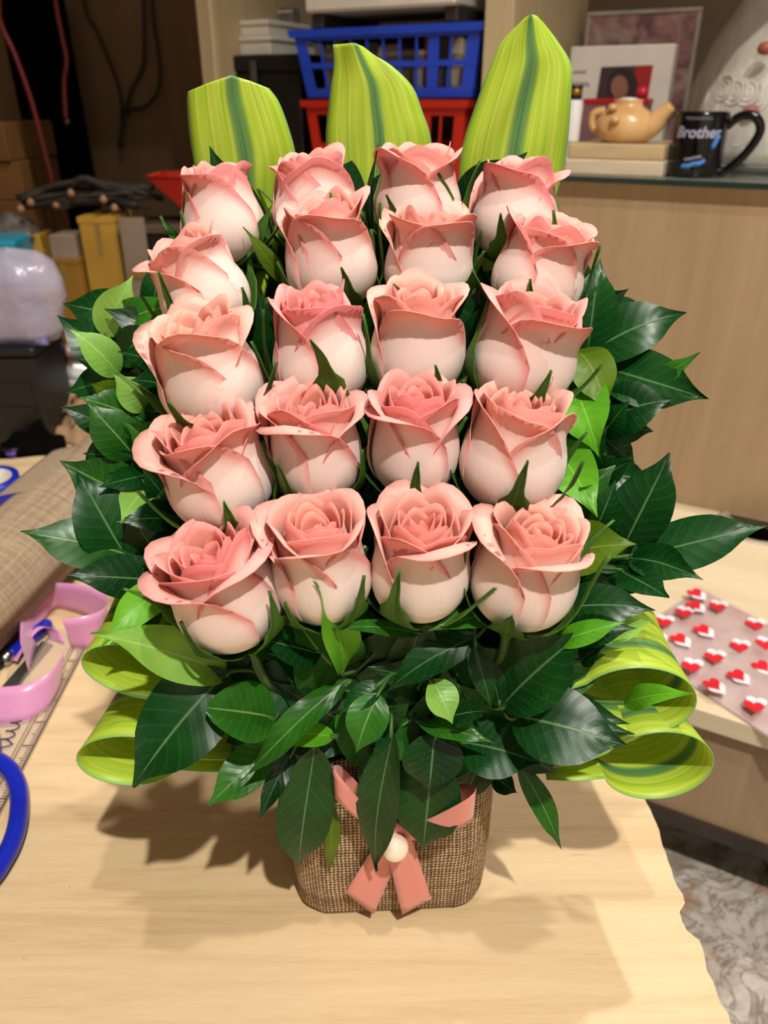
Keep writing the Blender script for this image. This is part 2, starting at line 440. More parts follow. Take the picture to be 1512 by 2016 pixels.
M['paint'] = plain('cream_wall_paint', (206, 200, 190), .8, .03, 6)
tag(MB().box(-1.66, 2.26, -1.86, 1.96, 2.16, 2.22).build('ceiling', M['paint']), kind='structure')
tag(MB().box(2.20, 2.26, -1.80, 1.95, FLOOR_Z, 2.16).build('wall_right', M['paint']), kind='structure')
tag(MB().box(-1.66, 2.26, -1.86, -1.80, FLOOR_Z, 2.16).build('wall_front', M['paint']), kind='structure')
# ------------------------------------------------------------------ work table
def build_table():
    t = thing('work_table', 'pale plywood work table with a chipped edge under the flowers', 'table', (0, 0, 0))
    rng = random.Random(5)
    xr = .183; y0, y1 = -.75, .775; th = .022
    ys = np.linspace(y0, y1, 260); edge = []
    for y in ys:
        x = xr + .0012*math.sin(y*90) + rng.uniform(-.0009, .0009)
        if -.063 < y < -.047: x -= .006
        if -.047 < y < -.044: x -= .0015
        edge.append(x)
    vs = []; fs = []; ms = []
    xl = -1.05
    for y, x in zip(ys, edge): vs += [(xl, y, 0), (x, y, 0), (x - .0006, y, -.003), (x-.0015, y, -th), (xl, y, -th)]
    n = len(ys); mb = MB()
    for i in range(n-1):
        a, b = i*5, (i+1)*5
        fs += [(a, a+1, b+1, b), (a+1, a+2, b+2, b+1), (a+2, a+3, b+3, b+2), (a+3, a+4, b+4, b+3), (a+4, a, b, b+4)]
        ms += [0, 0, 1, 1, 1]
    fs += [(0, 4, 3, 2, 1), tuple((n-1)*5+i for i in range(5))]; ms += [1, 1]
    mb.add(vs, fs); mb.m = ms
    top = mb.build('tabletop', [M['table'], M['darkedge']], t)
    ap = MB().box(-.95, .10, .70, .72, -.09, -th).box(-.95, .10, -.68, -.66, -.09, -th).build('apron', M['beige'], t)
    for (x, y) in ((-.93, -.67), (.08, -.67), (-.93, .71), (.08, .71)):
        MB().box(x-.022, x+.022, y-.022, y+.022, FLOOR_Z, -th, .003).build('leg', M['beige'], t)
build_table()

# ------------------------------------------------------------------ shelf unit with desk
SHELF_Z = .342
def ubox(mb, s0, s1, d0, d1, z0, z1, b=0): return mb.box(s0, s1, d0, d1, z0, z1, b)
sP = uPix(982, 30, 0)[0]; sL = uPix(403, 60, 0)[0]
def build_unit():
    t = thing('shelf_unit', 'tall laminate shelf unit with open bays behind the bouquet', 'shelf', UO, YAW)
    ubox(MB(), sL-.014, sL+.014, 0, .36, FLOOR_Z, 1.25, .001).build('side_panel', M['pillar'], t)
    ubox(MB(), sP-.020, sP+.020, 0, .36, FLOOR_Z, 1.25, .001).build('side_panel', M['pillar'], t)
    ubox(MB(), .98, 1.02, 0, .36, FLOOR_Z, 1.25, .001).build('side_panel', M['pillar'], t)
    ubox(MB(), sL-.014, 1.02, .36, .37, FLOOR_Z, 1.25).build('back_panel', M['darkwood'], t)
    ubox(MB(), sL-.014, 1.02, 0, .36, .98, 1.0).build('shelf_board', M['pillar'], t)  # unseen top board, put in so it shades the bays below
    ubox(MB(), sL+.014, sP-.020, .005, .36, .285, .305).build('shelf_board', M['pillar'], t)
    ubox(MB(), sL+.014, sP-.020, .005, .36, -.15, -.13).build('shelf_board', M['pillar'], t)
    ubox(MB(), sP+.020, .98, .024, .36, SHELF_Z-.028, SHELF_Z-.008).build('shelf_board', M['desk'], t)
    g = NT('dark_green_glass_edge'); g.color(S(40, 54, 50)); g.set(Roughness=.08); 
    gt = NT('glass_top'); gt.color(S(206, 206, 192)); gt.set(Roughness=.08); gt.p.inputs['Transmission Weight'].default_value = .55
    mb = MB().box(sP+.021, .979, -.012, .36, SHELF_Z-.0075, SHELF_Z)
    mb.m = [0, 0, 1, 1, 1, 1]
    mb.m[1] = 0
    mb.build('glass_top', [gt.m, g.m], t)
    ubox(MB(), sP+.020, .98, .008, .024, -.12, SHELF_Z-.0076).build('front_panel', M['beige'], t)
    # cushion in the wall-side bay, desk top with a round cable hole
build_unit()
DESK_Z = -.12
def build_desk():
    t = thing('desk', 'pale laminate desk with a round cable hole beneath the glass shelf', 'desk', UO, YAW)
    d0, d1 = -.4655, .007; s0, s1 = -.22, .95
    hc = pZ(1490, 1036, DESK_Z) - UO; hs, hd = hc.dot(UA), hc.dot(UB); R = .05; q = .08
    n = 32; mb = MB(); th = .022
    circ = [(hs+R*math.cos(2*math.pi*i/n), hd+R*math.sin(2*math.pi*i/n)) for i in range(n)]
    sq = []
    for i in range(n):
        a = 2*math.pi*i/n; c, s_ = math.cos(a), math.sin(a); m = max(abs(c), abs(s_)); sq.append((hs+q*c/m, hd+q*s_/m))
    vs = [(x, y, DESK_Z) for x, y in circ] + [(x, y, DESK_Z) for x, y in sq] + [(x, y, DESK_Z-th) for x, y in circ]
    fs = []
    for i in range(n):
        j = (i+1) % n; fs += [(i, n+i, n+j, j), (i, j, 2*n+j, 2*n+i)]
    mb.add(vs, fs)
    for (a, b, c, d) in ((s0, hs-q, d0, d1), (hs+q, s1, d0, d1), (hs-q, hs+q, d0, hd-q), (hs-q, hs+q, hd+q, d1)):
        mb.add([(a, c, DESK_Z), (b, c, DESK_Z), (b, d, DESK_Z), (a, d, DESK_Z)], [(0, 1, 2, 3)])
    mb.add([(s0, d0, DESK_Z), (s1, d0, DESK_Z), (s1, d0, DESK_Z-th), (s0, d0, DESK_Z-th)], [(0, 3, 2, 1)])
    mb.add([(s0, d0, DESK_Z), (s0, d1, DESK_Z), (s0, d1, DESK_Z-th), (s0, d0, DESK_Z-th)], [(0, 1, 2, 3)])
    mb.build('desktop', M['desk'], t)
    ring = MB(); prof = [(R+.006, 0), (R+.006, .0015), (R+.001, .0025), (R-.003, .001), (R-.003, -.022)]
    ring.lathe(prof, 40, (hs, hd, DESK_Z), cap=False).build('grommet_ring', plain('grey_grommet', (176, 160, 140), .4), t, True)
    MB().lathe([(.0, 0), (R+.02, 0), (R+.02, .001)], 32, (hs, hd, DESK_Z-.06)).build('cable_tray', M['beige'], t)
    MB().box(s0+.01, s1-.01, d0+.012, d0+.028, -.278, DESK_Z-th).build('apron_panel', M['beige'], t)
    MB().box(s0+.008, s1-.008, d0+.006, d0+.03, -.296, -.278).build('dark_rail', M['darkedge'], t)
    MB().box(s0, s0+.02, d0+.03, d1-.01, FLOOR_Z, DESK_Z-th).build('side_panel', M['beige'], t)
    MB().box(s1-.02, s1, d0+.03, d1-.01, FLOOR_Z, DESK_Z-th).build('side_panel', M['beige'], t)
build_desk()

# ------------------------------------------------------------------ pot
POT_Y = -.345 + .294 + .052      # centre
PC = Vector((.002, POT_Y, 0))
def rrect(hw, hd, r, n=10):
    out = []
    for cx, cy, a0 in ((hw-r, -hd+r, -90), (hw-r, hd-r, 0), (-hw+r, hd-r, 90), (-hw+r, -hd+r, 180)):
        for i in range(n+1):
            a = math.radians(a0 + 90*i/n); out.append((cx+r*math.cos(a), cy+r*math.sin(a)))
    return out
def build_pot():
    t = thing('flower_pot', 'squarish pot wrapped in coarse brown burlap with a coral bow', 'pot', PC, math.radians(3))
    base = rrect(.0575, .052, .020); n = len(base)
    per = [0]
    for i in range(n): 
        a, b = base[i], base[(i+1) % n]; per.append(per[-1]+math.hypot(b[0]-a[0], b[1]-a[1]))
    rows = [(0.000, .955), (.004, .985), (.02, 1.0), (.05, 1.012), (.08, 1.012), (.11, 1.0), (.128, 1.005), (.131, .995), (.128, .96), (.10, .95)]
    rng = random.Random(3); vs = []; uv = []; fs = []
    ph = [rng.uniform(0, 6) for _ in range(4)]
    for z, k in rows:
        for i in range(n+1):
            x, y = base[i % n]
            w = 1 + .006*math.sin(i*.55+ph[0]+z*30) + .004*math.sin(i*1.3+ph[1])
            dz = (.0022*math.sin(i*.5+ph[2])+.0016*math.sin(i*1.37+ph[3])) if z > .12 else (.0012*math.sin(i*.9) if z < .003 else 0)
            vs.append((x*k*w, y*k*w, max(0, z+dz))); uv.append((per[i]/per[-1], z/.128))
    m = n+1
    for j in range(len(rows)-1):
        for i in range(n): fs.append((j*m+i, j*m+i+1, (j+1)*m+i+1, (j+1)*m+i))
    mb = MB().add(vs, fs, uv); mb.add([(x*.95, y*.95, .0008) for x, y in base], [tuple(range(n))[::-1]])
    mb.build('burlap_wrap', M['burlap'], t, True)
    inner = MB().add([(x*.945, y*.945, z) for z in (.002, .126) for x, y in base], [(i, (i+1) % n, n+(i+1) % n, n+i) for i in range(n)])
    inner.build('liner', M['soil'], t, True)
    f = rrect(.052, .047, .02); fm = MB(); q = len(f)
    fm.add([(x*s_, y*s_, z) for z, s_ in ((.01, 1), (.135, 1), (.142, .9)) for x, y in f],
           [(j*q+i, j*q+(i+1) % q, (j+1)*q+(i+1) % q, (j+1)*q+i) for j in range(2) for i in range(q)] + [tuple(2*q+i for i in range(q))])
    fm.build('floral_foam', M['foam'], t, True)
build_pot()

# ------------------------------------------------------------------ roses
CREAM = np.array([.97, .90, .83]); GREENW = np.array([.84, .84, .60]); PEACH = np.array([.97, .46, .29]); LPEACH = np.array([.96, .68, .56])
PHI_S = [0, .12, .28, .45, .62, .78, 1.1]
def petal(mb, R, H, th0, half, m, Lk, curl, rng, tone, lay, neck=-9.0, drop=.45, tilt=.06, ruf=.02, nu=15, nv=15, skew=0.0):
    phi = [82, 56, 24, 2, neck, neck+1, neck+4]
    kr, kz = R/.285, H/.90
    us = np.linspace(-1, 1, nu); vs_ = np.linspace(0, 1, nv)
    P = np.zeros((nu, nv, 3)); C1 = np.zeros((nu, nv, 3)); C2 = np.zeros((nu, nv, 3))
    p1, p2, p3 = rng.uniform(0, 6.3), rng.uniform(0, 6.3), rng.uniform(0, 6.3)
    rimc = (1-tone)*np.array([.94, .40, .29]) + tone*np.array([.90, .18, .21])
    for i, u in enumerate(us):
        top = Lk*(1 - drop*abs(u)**2.6 + .025*math.exp(-(u/.22)**2) + .02*math.sin(3*u+p1))
        c = (curl*(1+.25*math.sin(2.2*u+p2)) + skew*u)*(1-abs(u)**2.2)
        r = .03; z = 0.0; dr = 0.0; sp = 0.0; SUB = 4
        for j, v in enumerate(vs_):
            if j:
                for q in range(SUB):
                    vv = vs_[j-1] + (v-vs_[j-1])*(q+.5)/SUB
                    s = vv*top; ds = top*(v-vs_[j-1])/SUB
                    f = math.radians(np.interp(s, PHI_S, phi)); fc = f + math.radians(c)*float(sstep(.79, 1.03, vv))
                    r += math.sin(f)*ds; dr += (math.sin(fc)-math.sin(f))*ds; z += math.cos(fc)*ds
            g = .5 + .5*float(sstep(0, .5, v))
            th = th0 + math.radians(half)*u*g
            s = v*top
            rr = (r*m + dr)*kr*(1+tilt*u*min(1, s*2)) + ruf*R*v**4*math.sin(5*u+p3)
            P[i, j] = (rr*math.cos(th), rr*math.sin(th), z*kz + ruf*.8*R*v**4*math.sin(7*u+p1))
            e = max(v, abs(u)**10*.93*min(1, .25+v))
            t1 = .18*float(sstep(.4, .85, e)) + .82*float(sstep(.72, 1.02, e))**1.5
            body = GREENW + (CREAM-GREENW)*float(sstep(0, .22, s))
            body = body + (LPEACH-body)*min(1, .06 + .75*lay*float(sstep(.2, .8, s)))
            C1[i, j] = body + (rimc*(1-.16*float(sstep(.95, 1.0, e)))-body)*t1*.94
            b2 = (CREAM+LPEACH)/2 + (PEACH-LPEACH)*(.15+.75*lay)
            C2[i, j] = b2 + (rimc*np.array([1.06, 1.25, 1.2])-b2)*t1*.6
    mb.grid(P, .00035, None, C1, C2)
def make_rose(i, base, up, R, H, spin, opn, tone, label, group):
    rng = random.Random(100+i)
    z = Vector(up).normalized(); x = Vector((1, 0, 0)); y = z.cross(x).normalized(); x = y.cross(z)
    rot = Matrix((x, y, z)).transposed()
    t = thing('rose', label, 'rose', base, 0, group); t.rotation_mode = 'QUATERNION'; t.rotation_quaternion = rot.to_quaternion()
    neck = -16 + 8*opn
    LAY = [(1.0, 3, 1.03, 50+55*opn, 80, .42), (.955, 3, 1.035, 34+34*opn, 76, .36), (.90, 3, 1.03, 18+24*opn, 76, .31),
           (.80, 3, 1.015, 10+16*opn, 76, .29), (.66, 3, 1.0, 6+12*opn, 76, .27), (.51, 3, .985, 4+8*opn, 80, .25),
           (.34, 2, .965, 4, 112, .23), (.165, 1, .95, 2, 165, .2)]
    a0 = spin
    for li, (m, n, L, cu, half, drop) in enumerate(LAY):
        for k in range(n):
            mb = MB(); th = a0 + 2*math.pi*k/n + rng.uniform(-.18, .18)
            lay = min(1, li/5)
            cur = cu*(rng.uniform(.75, 1.3) if li == 0 else rng.uniform(.65, 1.05))
            petal(mb, R, H, th, half*rng.uniform(.92, 1.08), m*(1.006-.012*k), L*rng.uniform(.95, 1.03), cur, rng, tone, lay,
                  neck=neck - (3 if li > 2 else 0), drop=drop*rng.uniform(.8, 1.2), ruf=.018+.022*(li < 3), skew=rng.uniform(-25, 25) if li < 2 else 0,
                  nu=15 if li < 6 else 21)
            mb.build('petal', M['petal'], t, True, True)
        a0 += math.pi/n*1.0 + rng.uniform(-.2, .2)
    # sepals
    soff = rng.uniform(-.5, .5)
    for k in range(5):
        th = -math.pi/2 + soff + 2*math.pi*k/5 + rng.uniform(-.2, .2)
        Ls = H*rng.uniform(.55, .95); W = R*rng.uniform(.34, .46); peel = rng.uniform(.0, 1.0)**2*38 + rng.uniform(0, 12)
        nu, nv = 7, 14; P = np.zeros((nu, nv, 3)); r = .05*R; zz = -.002; sz = rng.uniform(-.25, .25)
        kr, kz = R/.285, H/.90
        rr, z_ = .06, -.03
        cen = []
        for j in range(nv):
            v = j/(nv-1)
            if j:
                s = v*Ls/H; f = math.radians(np.interp(s, PHI_S, [86, 56, 26, 4, -8, -7, -5]) + peel*float(sstep(.15, 1, v)))
                ds = Ls/H/(nv-1); rr += math.sin(f)*ds; z_ += math.cos(f)*ds
            cen.append((rr*kr*1.03+.0008, z_*kz))
        for a in range(nu):
            u = -1+2*a/(nu-1)
            for j in range(nv):
                v = j/(nv-1); w = W*((1-v)**.75)*(.55+.9*math.sin(math.pi*min(1, v*1.15+.12))**1.0)*.8 + .0002
                if v > .5: w *= 1+.25*math.sin(v*60)
                rad, hz = cen[j]
                ang = th + sz*v*v + u*w/max(rad, .004)
                P[a, j] = ((rad+.0012*(abs(u)-.5))*math.cos(ang), (rad+.0012*(abs(u)-.5))*math.sin(ang), hz)
        MB().grid(P, .0004).build('sepal', M['sepal'], t, True)
    MB().lathe([(.0012, -.014), (.0030, -.012), (.0048, -.007), (.0052, -.003), (.0068, .0), (.0085, .002), (.004, .004)], 14).build('receptacle', M['sepal'], t, True)
    # stem down into the foam
    inv = rot.transposed()
    foam = Vector((base.x*.38 + PC.x*.62, PC.y + (base.y-PC.y)*.25, .12))
    pts = [Vector((0, 0, -.010)), Vector((0, 0, -.035)), inv @ ((foam - base)*.6 + Vector((0, 0, -.008))), inv @ (foam - base)]
    MB().tube(spline(pts, 6), .0024, 8).build('stem', M['stem'], t, True)
    return t
SIDE = ['outermost on the burlap roll side', 'second in from the burlap roll side', 'second in from the black mug side', 'outermost on the black mug side']
ROWN = ['top row of roses', 'second row of roses', 'middle row of roses', 'fourth row of roses', 'bottom row of roses']
# base pixel, axial depth, lean in picture (deg, + to the mug side), lean to camera, radius scale, height scale, spin, openness, tone
ROSES = [
 (455, 478, .410, -5, 4, .98, 1.0, 2.2, .15, .8), (632, 452, .415, -6, 2, 1.0, 1.0, .8, .25, .75), (822, 440, .412, 0, 0, 1.04, .98, 1.7, .45, .6), (1002, 470, .405, 3, 2, 1.03, 1.0, 4.0, .2, .85),
 (440, 625, .390, -20, 4, 1.0, 1.02, 3.4, .35, .45), (668, 570, .396, -8, 5, 1.02, 1.05, .4, .5, .5), (836, 568, .398, 2, 5, 1.0, .96, 5.0, .55, .4), (1035, 590, .388, 11, 4, 1.02, .95, 1.0, .55, .6),
 (448, 800, .372, -12, 8, 1.10, 1.06, 2.6, .6, .3), (640, 770, .376, -4, 3, 1.03, 1.10, 5.6, .2, .95), (815, 752, .376, 1, 5, .98, 1.05, 4.6, .55, .35), (1005, 762, .370, 10, 6, 1.08, 1.05, 3.0, .6, .7),
 (462, 1000, .362, -11, 8, 1.10, 1.05, 1.4, .7, .55), (630, 955, .366, -3, 9, .98, 1.05, .2, .75, .65), (815, 945, .366, 0, 9, .94, 1.07, 2.0, .65, .85), (990, 970, .360, 5, 5, 1.08, 1.08, 5.3, .45, .4),
 (482, 1240, .352, -13, 9, 1.08, 1.08, 3.8, .8, .8), (642, 1195, .354, -3, 9, .98, 1.08, 4.9, .75, .5), (824, 1192, .354, 0, 8, .98, 1.06, 2.9, .75, .55), (1008, 1205, .350, 8, 7, 1.06, 1.03, .9, .6, .35),
]
def camP(px, py, zc): return CAM + ray(px, py)*zc
for i, (bx, by, zc, lean, fwd, rs, hs, spin, opn, tone) in enumerate(ROSES):
    by += (40, 36, 30, 20, 8)[i//4]; hs *= (.90, .95, .97, .98, 1.0)[i//4]
    b = camP(bx, by, zc); l, f = math.radians(lean), math.radians(fwd)
    up = Vector((math.sin(l), -math.sin(f), math.cos(l)*math.cos(f)))
    row, col = i//4, i % 4
    make_rose(i, b, up, .0224*rs, .0522*hs, spin, opn, tone, 'pink-rimmed cream rose in the %s, %s' % (ROWN[row], SIDE[col]), 'roses of the bouquet')

# ------------------------------------------------------------------ leaves
def leaf_grid(L, W, rng, fold=.25, arch=.12, wave=.03, twist=0.0, point=.9, nu=7, nv=15, round_=False):
    P = np.zeros((nu, nv, 3)); ph = rng.uniform(0, 6.3); ph2 = rng.uniform(0, 6.3)
    for j in range(nv):
        v = j/(nv-1)
        if round_: w = (math.sin(math.pi*(.02+.97*v)))**.55*(1-.2*v)
        else:
            w = math.sin(math.pi*min(1, v**.80))**.80*(1-.05*v)
            w *= 1-.58*float(sstep(.66, .97, v)); w += .05*max(0, 1-v)*float(sstep(.75, .9, v))
        w = max(w, .012)*W/2
        cz = arch*L*4*v*(1-v) - .06*L*v**3
        for i in range(nu):
            u = -1+2*i/(nu-1)
            a = twist*(v-.5)
            yy = u*w; zz = fold*abs(u)*w + wave*L*(abs(u)**2)*math.sin(9*v+ph+(1.3 if u > 0 else 0))*.5
            y2 = yy*math.cos(a)-zz*math.sin(a); z2 = yy*math.sin(a)+zz*math.cos(a)
            P[i, j] = (v*L, y2 + .02*L*math.sin(3*v+ph2), cz+z2)
    return P
def Yp(y):
    return .284 + (1240-y)*.000185 if y < 1240 else (.284 - (y-1240)*.00005)
def place_axes(o, B, T, n):
    x = (T-B).normalized(); n = (n - x*n.dot(x)); n = n.normalized() if n.length > 1e-4 else x.orthogonal().normalized()
    y = n.cross(x); o.matrix_world = Matrix.Translation(B) @ Matrix((x, y, n)).transposed().to_4x4()
NLEAF = [0]
def add_leaf(parent, B, T, W, kind, rng, n=None, rnd=False, fold=None, arch=None, twist=None):
    L = (T-B).length
    if n is None:
        n = (CAM - (B+T)/2).normalized()*.8 + Vector((rng.uniform(-.25, .25), rng.uniform(-.1, .1), .55))
    P = leaf_grid(L, W, rng, fold if fold is not None else rng.uniform(.08, .3), arch if arch is not None else rng.uniform(.03, .13), rng.uniform(.03, .075), twist if twist is not None else rng.uniform(-.5, .5), round_=rnd)
    mb = MB().grid(P, -.00035)
    o = mb.build('leaf', M[kind], parent, True)
    place_axes(o, B, T, n)
    NLEAF[0] += 1
    return o
def sprig(label, leaves, group='foliage sprigs round the roses', root=None, db=.03, dt=.006, seed=0):
    rng = random.Random(1000+seed)
    rows = []
    for lf in leaves:
        bx, by, tx, ty, w, kind = lf[:6]
        opt = lf[6] if len(lf) > 6 else {}
        Yb = opt.get('Yb', Yp(by)+opt.get('db', db)); Yt = opt.get('Yt', Yp(ty)+opt.get('dt', dt))
        B = pY(bx, by, Yb); T = pY(tx, ty, Yt)
        Wm = w*px_size((bx+tx)/2, (by+ty)/2, (Yb+Yt)/2)*(1.04 if 'Yb' in opt else 1.22)
        rows.append((B, T, Wm, kind, opt))
    node = sum((r[0] for r in rows), Vector())/len(rows)
    node = node*.8 + Vector((node.x*.5, PC.y+.01, max(.15, node.z-.03)))*.2
    t = thing('leaf_sprig', label, 'leaf sprig', node, 0, group)
    inv = Matrix.Translation(-node)
    st = MB()
    foam = Vector((max(-.04, min(.04, node.x*.35)), PC.y + max(-.035, min(.03, (node.y-PC.y)*.4)), .125)) if root is None else root
    st.tube(spline([Vector(), (foam-node)*.5+Vector((0, 0, -.01)), foam-node], 6), .0016, 7)
    for (B, T, W, kind, opt) in rows:
        d = (T-B).normalized()
        if (B-node).length > .003:
            st.tube(spline([Vector(), (B-node)*.6 - d*.004, B-node, B-node+d*.004], 4), .0010, 6)
        o = add_leaf(t, B-node, T-node, W, kind, rng, n=opt.get('n') or ((CAM-(B+T)/2).normalized()*1.0+Vector((rng.uniform(-.3, .3), rng.uniform(-.1, .1), .4))), rnd=opt.get('rnd', False), fold=opt.get('fold'), arch=opt.get('arch'), twist=opt.get('twist'))
    st.build('stem', M['stem'], t, True)
    return t
